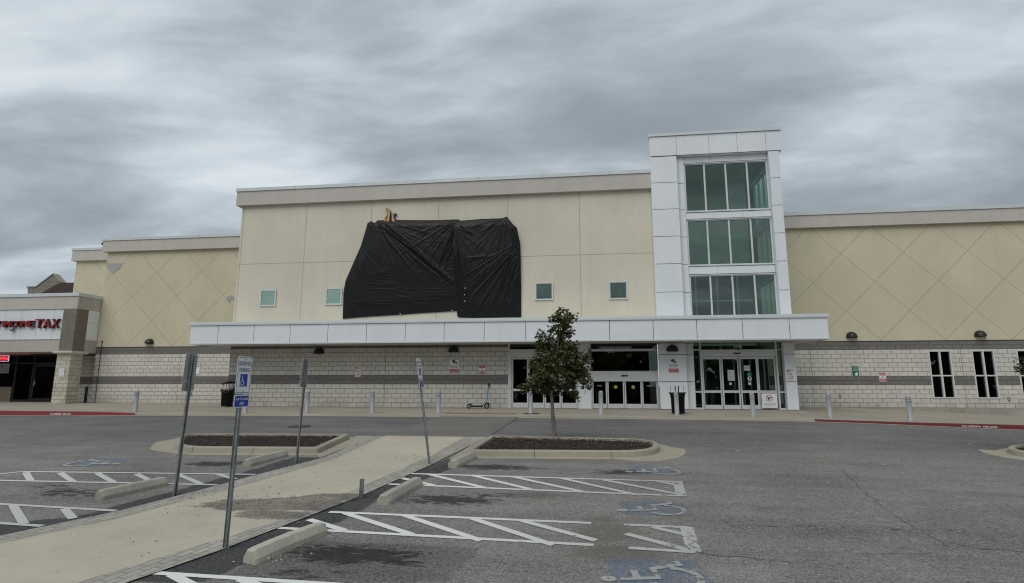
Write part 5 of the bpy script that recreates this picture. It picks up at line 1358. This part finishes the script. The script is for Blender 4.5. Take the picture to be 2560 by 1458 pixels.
o = empty('bollard', (p.x, 28.2, -.01), 'thin dark post in the shaded corner beside the stone pillar', 'bollard'); MB().lathe([(.07, 0), (.07, .86), (.05, .89), (0.001, .9)], 16).build('post', M['lamp_bronze'], o)
q = g(1326, 1033); d = ray(1326, 1033); p = d*(21.3/d[1])
o = MB().lathe([(.33, 0), (.33, .006), (.001, .007)], 28, (0, 0, 0)).build('drain_plate', M['rust_iron']); o.location = (p[0], 21.75, float(S(p[0], 21.75))+.004); tag(o, 'round dark plate in the pavement behind a bollard', 'drain cover')
q = g(748, 1067); o = MB().lathe([(.36, 0), (.36, .008), (.30, .008), (.29, .004), (.001, .006)], 32).build('manhole_cover', M['rust_iron']); o.location = (q[0], q[1], q[2]+.006); o.rotation_euler = (.055, 0, 0); tag(o, 'round dark manhole cover in the asphalt behind the left island', 'manhole cover')

# ------------------------------------------------------------------ litter bins
def bin_(loc, label, lid, rot=0.0, h=.80, r0=.235, r1=.275):
    o = empty('litter_bin', loc, label, 'litter bin', 'black slatted litter bins', rot=(0, 0, rot))
    b = MB(); n = 30
    for k in range(n):
        a = 2*math.pi*k/n; w_ = .017
        pts = [(r0, .04), (r0+.012, h*.55), (r1-.015, h*.84), (r1+.02, h*.95), (r1+.055, h)]
        vs = []
        for rr, z in pts:
            for s in (-1, 1):
                vs.append((rr*math.cos(a)-s*w_*math.sin(a), rr*math.sin(a)+s*w_*math.cos(a), z))
        vs += [(x*.975, y*.975, z) for x, y, z in vs]; m_ = len(pts)*2
        b.add(vs, [(2*i, 2*i+1, 2*i+3, 2*i+2) for i in range(len(pts)-1)]+[(m_+2*i, m_+2*i+2, m_+2*i+3, m_+2*i+1) for i in range(len(pts)-1)]+[(2*i, 2*i+2, m_+2*i+2, m_+2*i) for i in range(len(pts)-1)]+[(2*i+1, m_+2*i+1, m_+2*i+3, 2*i+3) for i in range(len(pts)-1)])
    b.build('slat', M['black_metal'], o, kind='stuff')
    b = MB()
    for z, rr in ((.05, r0), (h*.82, r1-.012)): b.lathe([(rr+.008, z-.02), (rr+.008, z+.02), (rr-.004, z+.02), (rr-.004, z-.02)], 30, cap=False)
    b.build('hoop', M['black_metal'], o)
    MB().lathe([(r0-.03, .05), (r1-.04, h*.88)], 24, cap=True).build('liner', M['rubber'], o)
    b = MB()
    if lid:
        for a in (.6, 2.2, 3.9, 5.3): b.tube([(r1*math.cos(a), r1*math.sin(a), h*.85), (r1*.75*math.cos(a), r1*.75*math.sin(a), h+.26)], .012, 6)
        b.build('lid_support', M['black_metal'], o)
        b = MB(); b.lathe([(r1+.03, 0), (r1+.03, .015), (r1*.8, .07), (r1*.3, .10), (.001, .105)], 28); lo = b.build('lid', M['black_metal'], o); lo.location = (0, 0, h+.25); lo.rotation_euler = (0, -.16, 0)
    else:
        for a, rr in ((3.14, .012), (0, .012)): b.tube([(r1*.9*math.cos(a), r1*.9*math.sin(a), h*.85), (r1*.86*math.cos(a), r1*.86*math.sin(a), h+.24)], .007, 6)
        for dx in (-.06, .06): b.box(dx-.017, dx+.017, .08, .115, h*.5, h+.24)
        b.build('lid_support', M['black_metal'], o)
    return o
p = at(554, 1018, 23.9); bin_((p.x-.0, 24.25, float(S(p.x, 24.25))), 'black slatted bin with raised lid at the left end of the canopy wall', True, .3, h=.80)
d = ray(1696, 1038); p = d*(22.3/d[1]); bin_((p[0], 22.3, float(S(p[0], 22.3))), 'black slatted bin without lid behind a bollard by the white pier', False)

# ------------------------------------------------------------------ scooter
xa, xb = at(1172, 1018, 24.2).x, at(1217, 1018, 24.2).x; zs0 = float(S(xa, 24.2))
sc_ = empty('kick_scooter', (xa, 24.2, zs0), 'grey electric kick scooter parked against the block wall beside the doors', 'scooter', rot=(0, 0, 0)); L_ = xb-xa
for x, r_ in ((0, .095), (L_, .115)):
    b = MB()
    th = np.linspace(0, 2*math.pi, 25)[:-1]; pr = [(r_*.62, -.022), (r_*.92, -.03), (r_, -.015), (r_, .015), (r_*.92, .03), (r_*.62, .022)]
    vs = [(x+rr*math.cos(t), yy, r_+rr*math.sin(t)) for rr, yy in pr for t in th]; m_ = 24
    b.add(vs, [(j*m_+i, j*m_+(i+1) % m_, (j+1)*m_+(i+1) % m_, (j+1)*m_+i) for j in range(5) for i in range(m_)], True)
    wo = b.build('wheel', M['rubber'], sc_)
    MB().add([(x+r_*.62*math.cos(t), yy, r_+r_*.62*math.sin(t)) for yy in (-.02, .02) for t in th], [tuple(range(24)), tuple(range(47, 23, -1))]).build('hub', M['scooter_grey'], wo)
MB().box(.09, L_-.17, -.075, .075, .125, .155).build('deck', M['scooter_grey'], sc_)
MB().box(.11, L_-.17, -.07, .07, .07, .124).build('battery_case', M['rubber'], sc_)
MB().prism([(-.02, .20), (.10, .21), (.16, .155), (.14, .12), (.05, .19), (-.03, .185)][::-1], -.045, .045).build('rear_fender', M['rubber'], sc_)
b = MB(); b.tube([(L_-.18, 0, .14), (L_-.10, 0, .19), (L_-.02, 0, .30), (L_+.03, 0, .60), (L_+.075, 0, 1.0)], [.03, .03, .028, .026, .022], 10); b.tube([(L_-.02, -.045, .32), (L_, -.05, .115)], .014, 6); b.tube([(L_-.02, .045, .32), (L_, .05, .115)], .014, 6)
b.build('stem', M['scooter_grey'], sc_)
MB().tube([(L_+.01, 0, .46), (L_+.04, 0, .70)], .033, 10).build('stem_sleeve', M['scooter_blue'], sc_)
MB().tube([(L_-.11, 0, .2), (L_-.03, 0, .24), (L_+.06, 0, .235), (L_+.1, 0, .17)], .03, 6).build('front_fender', M['rubber'], sc_)
b = MB(); b.tube([(L_+.05, -.25, 1.03), (L_+.078, -.1, 1.02), (L_+.08, 0, 1.0), (L_+.10, .1, 1.02), (L_+.07, .25, 1.03)], .015, 8); b.tube([(L_+.07, -.05, 1.08), (L_+.12, -.05, .92)], .025, 8); b.tube([(L_+.12, -.1, .98), (L_+.15, -.1, .80)], .012, 6); b.box(L_+.05, L_+.1, -.04, .04, 1.0, 1.07)
b.build('handlebar', M['rubber'], sc_)

# ------------------------------------------------------------------ sign posts on the parking bays
def upost(o, h, name='post'):
    """perforated hat-section steel post, web facing -Y"""
    b = MB(); w_ = .036; t = .004; pitch, hole = .0254*1.3, .013
    b.box(-w_/2, -hole/2, -.012, -.012+t, 0, h); b.box(hole/2, w_/2, -.012, -.012+t, 0, h)
    n = int(h/pitch)
    for i in range(n): b.box(-hole/2, hole/2, -.012, -.012+t, i*pitch+hole, (i+1)*pitch)
    for s in (-1, 1):
        x0, x1 = sorted((s*w_/2, s*(w_/2+t))); b.box(x0, x1, -.012, .022, 0, h)
        x0, x1 = sorted((s*(w_/2+t), s*(w_/2+t+.016))); b.box(x0, x1, .018, .022, 0, h)
    return b.build(name, M['galv'], o)
def reserved_panel(o, zc, y, tilt=0.0):
    s = empty('panel', (0, y, zc)); s.parent = o
    w_, h_ = .305, .457
    pl_ = MB().rrect(w_, h_, .035, -.0015, .0015).build('sign_panel', M['sign_white'], o); pl_.location = (0, y, zc)
    bpy.data.objects.remove(s)
    def sub(b, name, mt): q = b.build(name, M[mt], pl_); return q
    b = MB(); 
    def ringrect(W, Hh, r, t):
        P = []; Q = []
        for (sx, sz, a0) in ((1,1,0),(-1,1,90),(-1,-1,180),(1,-1,270)):
            for k in range(6):
                a = math.radians(a0+18*k); P.append((sx*(W/2-r)+r*math.cos(a), -.003, sz*(Hh/2-r)+r*math.sin(a))); Q.append((sx*(W/2-r)+(r-t)*math.cos(a), -.003, sz*(Hh/2-r)+(r-t)*math.sin(a)))
        n = len(P); b.add(P+Q, [(i, (i+1) % n, n+(i+1) % n, n+i) for i in range(n)])
    ringrect(.282, .434, .03, .006); sub(b, 'border', 'sign_navy')
    for tx, a, c, d, e in (('RESERVED', -.120, .120, .118, .170), ('PARKING', -.108, .108, .040, .090)):
        MB().add(*text_mesh(tx, a, c, d, e, -.0035, -.0025)).build('lettering', M['sign_navy'], pl_)
    MB().box(-.075, .075, -.0034, -.0024, -.140, .012).build('blue_field', M['sign_blue'], pl_)
    b = MB(); strokes(b, isa(), lambda u, v: (-.035+u*.115, -.0045, -.125+v*.118)); b.build('wheelchair_symbol', M['sign_white'], pl_)
    b = MB()
    for z in (.195, -.195): b.lathe([(.009, 0), (.009, .004)], 8, (0, 0, 0)) if False else b.box(-.007, .007, -.010, -.004, z-.007, z+.007)
    b.build('bolt', M['sign_back'], pl_)
    MB().rrect(w_*.985, h_*.99, .033, .0016, .0022).build('back_face', M['sign_back'], pl_)
def fine_panel(o, zc, y):
    w_, h_ = .305, .152
    p2 = MB().rrect(w_, h_, .03, -.0015, .0015).build('fine_panel', M['sign_white'], o); p2.location = (0, y, zc)
    MB().rrect(.283, .132, .024, -.003, -.002).build('blue_field', M['sign_blue'], p2)
    MB().add(*text_mesh('$50 TO $300', -.118, .118, .008, .040, -.0045, -.0035)).build('lettering', M['sign_white'], p2)
    MB().add(*text_mesh('FINE', -.04, .04, -.046, -.012, -.0045, -.0035)).build('lettering', M['sign_white'], p2)
    MB().rrect(w_*.985, h_*.98, .028, .0016, .0022).build('back_face', M['sign_back'], p2)
def post_sign(base, top, side, label, h=2.32):
    q = g(*base)
    # lean across the picture so the top meets the read point
    dtop = at(top[0], top[1], q[1]); lean = math.atan2(dtop.x-q[0], dtop.z-q[2]); h = math.hypot(dtop.x-q[0], dtop.z-q[2])
    o = empty('reserved_parking_sign', tuple(q), label, 'parking sign', 'reserved parking signs beside the walkway', rot=(lean*(1 if side > 0 else -1), 0, math.radians(90*side)))
    upost(o, h)
    reserved_panel(o, h-.235+.012, -.018); fine_panel(o, h-.235-.308, -.018)
    return o
post_sign((565,1372),(611,893),1,'reserved parking sign facing us with blue fine plate, nearest post')
post_sign((435,1240),(483,886),-1,'reserved parking sign seen from the back, big post leaning right at left')
post_sign((740,1157),(766,897),-1,'reserved parking sign seen from the back on the thin post before the canopy wall')
post_sign((1075,1162),(1044,897),1,'reserved parking sign almost edge-on, its post leaning left')
q = g(904, 1246); o = empty('post_stub', tuple(q), 'short sawn-off steel sign post beside the walkway', 'post', rot=(0, .02, .9)); upost(o, .30)

# ------------------------------------------------------------------ wheel stops
def wheel_stop(p, q, label, bend=0.0, seed=0, chip=False):
    A, B_ = g(*p)[:2], g(*q)[:2]; d = B_-A; L = np.hypot(*d); d /= L; nrm = np.array([-d[1], d[0]]); r = np.random.default_rng(seed)
    c = (A+B_)/2; z0 = float(gz(*c)); o_ = np.array([c[0], c[1], z0]); b = MB(); n = 40
    prof = [(-.115, .0), (-.112, .06), (-.062, .142), (-.052, .148), (.052, .148), (.062, .142), (.112, .06), (.115, .0)]
    vs = []
    for i in range(n+1):
        t = i/n; e = min(t, 1-t)*L; k = 1-.22*max(0, 1-e/.035)
        cc = A+d*L*t+nrm*bend*math.sin(math.pi*t)
        nz = r.normal(0, .0016)
        for s, h in prof:
            hh = h*(1-.10*max(0, 1-e/.05)); 
            if chip and abs(t-.72) < .05 and s > .06 and h < .1: hh = h; s *= .86
            w2 = cc+nrm*s*k+nrm*r.normal(0, .0016); vs.append((w2[0]-c[0], w2[1]-c[1], float(gz(*w2))-z0+hh+nz*(h > 0)-.005*(h == 0)))
    m_ = len(prof); fs = [(i*m_+j, (i+1)*m_+j, (i+1)*m_+j+1, i*m_+j+1) for i in range(n) for j in range(m_-1)]+[tuple(range(m_))[::1], tuple(range(n*m_, (n+1)*m_))[::-1]]
    b.add(vs, [f[::-1] for f in fs]); o = b.build('wheel_stop', M['stop']); o.location = (c[0], c[1], z0)
    tag(o, label, 'wheel stop', 'concrete wheel stops'); 
    bm = o.modifiers.new('bevel', 'BEVEL'); bm.width = .008; bm.segments = 2; bm.limit_method = 'ANGLE'; bm.angle_limit = .5
    return o
wheel_stop((622,1410),(805,1334),'bent and chipped concrete wheel stop nearest the camera', .03, 1, True)
wheel_stop((956,1263),(1044,1213),'pale stained concrete wheel stop beside the sawn-off post', 0, 2)
wheel_stop((1130,1170),(1182,1146),'small looking concrete wheel stop at the corner of the tree island', 0, 3)
wheel_stop((244,1250),(412,1213),'concrete wheel stop behind the leaning post left of the walkway', 0, 4)
wheel_stop((614,1167),(712,1141),'concrete wheel stop in front of the left island', 0, 5)

# ------------------------------------------------------------------ litter on the ground
def scatter(name, pts, mt, label, smin, smax, seed):
    r = np.random.default_rng(seed); b = MB()
    for x, y, sx, sy, n in pts:
        for _ in range(n):
            px, py = x+r.normal(0, sx), y+r.normal(0, sy); q = g(px, py); s = r.uniform(smin, smax); a = r.uniform(0, 6.28)
            L = [(s*math.cos(a), s*math.sin(a), .004), (s*.4*math.cos(a+1.4), s*.4*math.sin(a+1.4), .014*r.random()+.003), (-s*math.cos(a), -s*math.sin(a), .006), (-s*.4*math.cos(a+1.6), -s*.4*math.sin(a+1.6), .003)]
            b.add([(q[0]+u_, q[1]+v_, q[2]+.017+h) for u_, v_, h in L], [(0, 1, 2, 3)])
    b.build(name, M[mt], kind='stuff', label=label)
scatter('leaf_litter', [(1050,1150,40,6,60),(900,1122,14,5,30),(870,1105,30,8,60),(780,1190,90,25,50),(480,1262,50,12,60),(560,1245,70,10,70),(700,1245,80,10,50),(620,1330,150,30,25),(1140,1130,15,6,25),(300,1370,120,30,12),(930,1150,70,25,40)], 'litter', 'small dry leaves and crumbs on the walkway', .006, .017, 3)
scatter('leaf_litter', [(2200,1120,200,20,26),(1890,1130,160,18,8),(1850,1100,5,5,1),(2420,1110,40,12,10),(1850,1100,20,10,3)], 'pale_litter', 'pale fallen leaves and scraps on the asphalt', .02, .04, 4)
scatter('leaf_litter', [(690,1398,45,8,40),(850,1335,20,8,8)], 'pale_litter', 'pale crumbs of broken concrete along the nearest wheel stop', .006, .016, 9)

# ------------------------------------------------------------------ unseen wood added behind the viewer so the glass mirrors dark, not sky
rw = np.random.default_rng(21); V_, F_ = [], []
for i in range(5200):
    a = rw.uniform(-1.8, 1.8)+math.pi*1.5; R0 = rw.uniform(85, 100); cx_, cy_ = R0*math.cos(a), R0*math.sin(a)
    top = 17+3.2*math.sin(a*9)+2*math.sin(a*23+1); z_ = gz(cx_, cy_)+top*rw.random()**.8; s_ = rw.uniform(1.2, 2.4)
    R_m = np.array(Euler((rw.uniform(0, 6), rw.uniform(0, 6), rw.uniform(0, 6))).to_matrix())
    q_ = np.array([(-1, -.6, 0), (.2, -1, .2), (1, .3, 0), (.3, 1, -.2), (-.8, .7, .1)])*s_@R_m.T+np.array([cx_, cy_, z_]); k_ = len(V_)
    V_ += [tuple(p_) for p_ in q_]; F_.append(tuple(range(k_, k_+5)))
MB().add(V_, F_).build('unseen_wood', M['leaf'], kind='stuff', label='unseen tree line added behind the viewer to darken reflections in the glass')
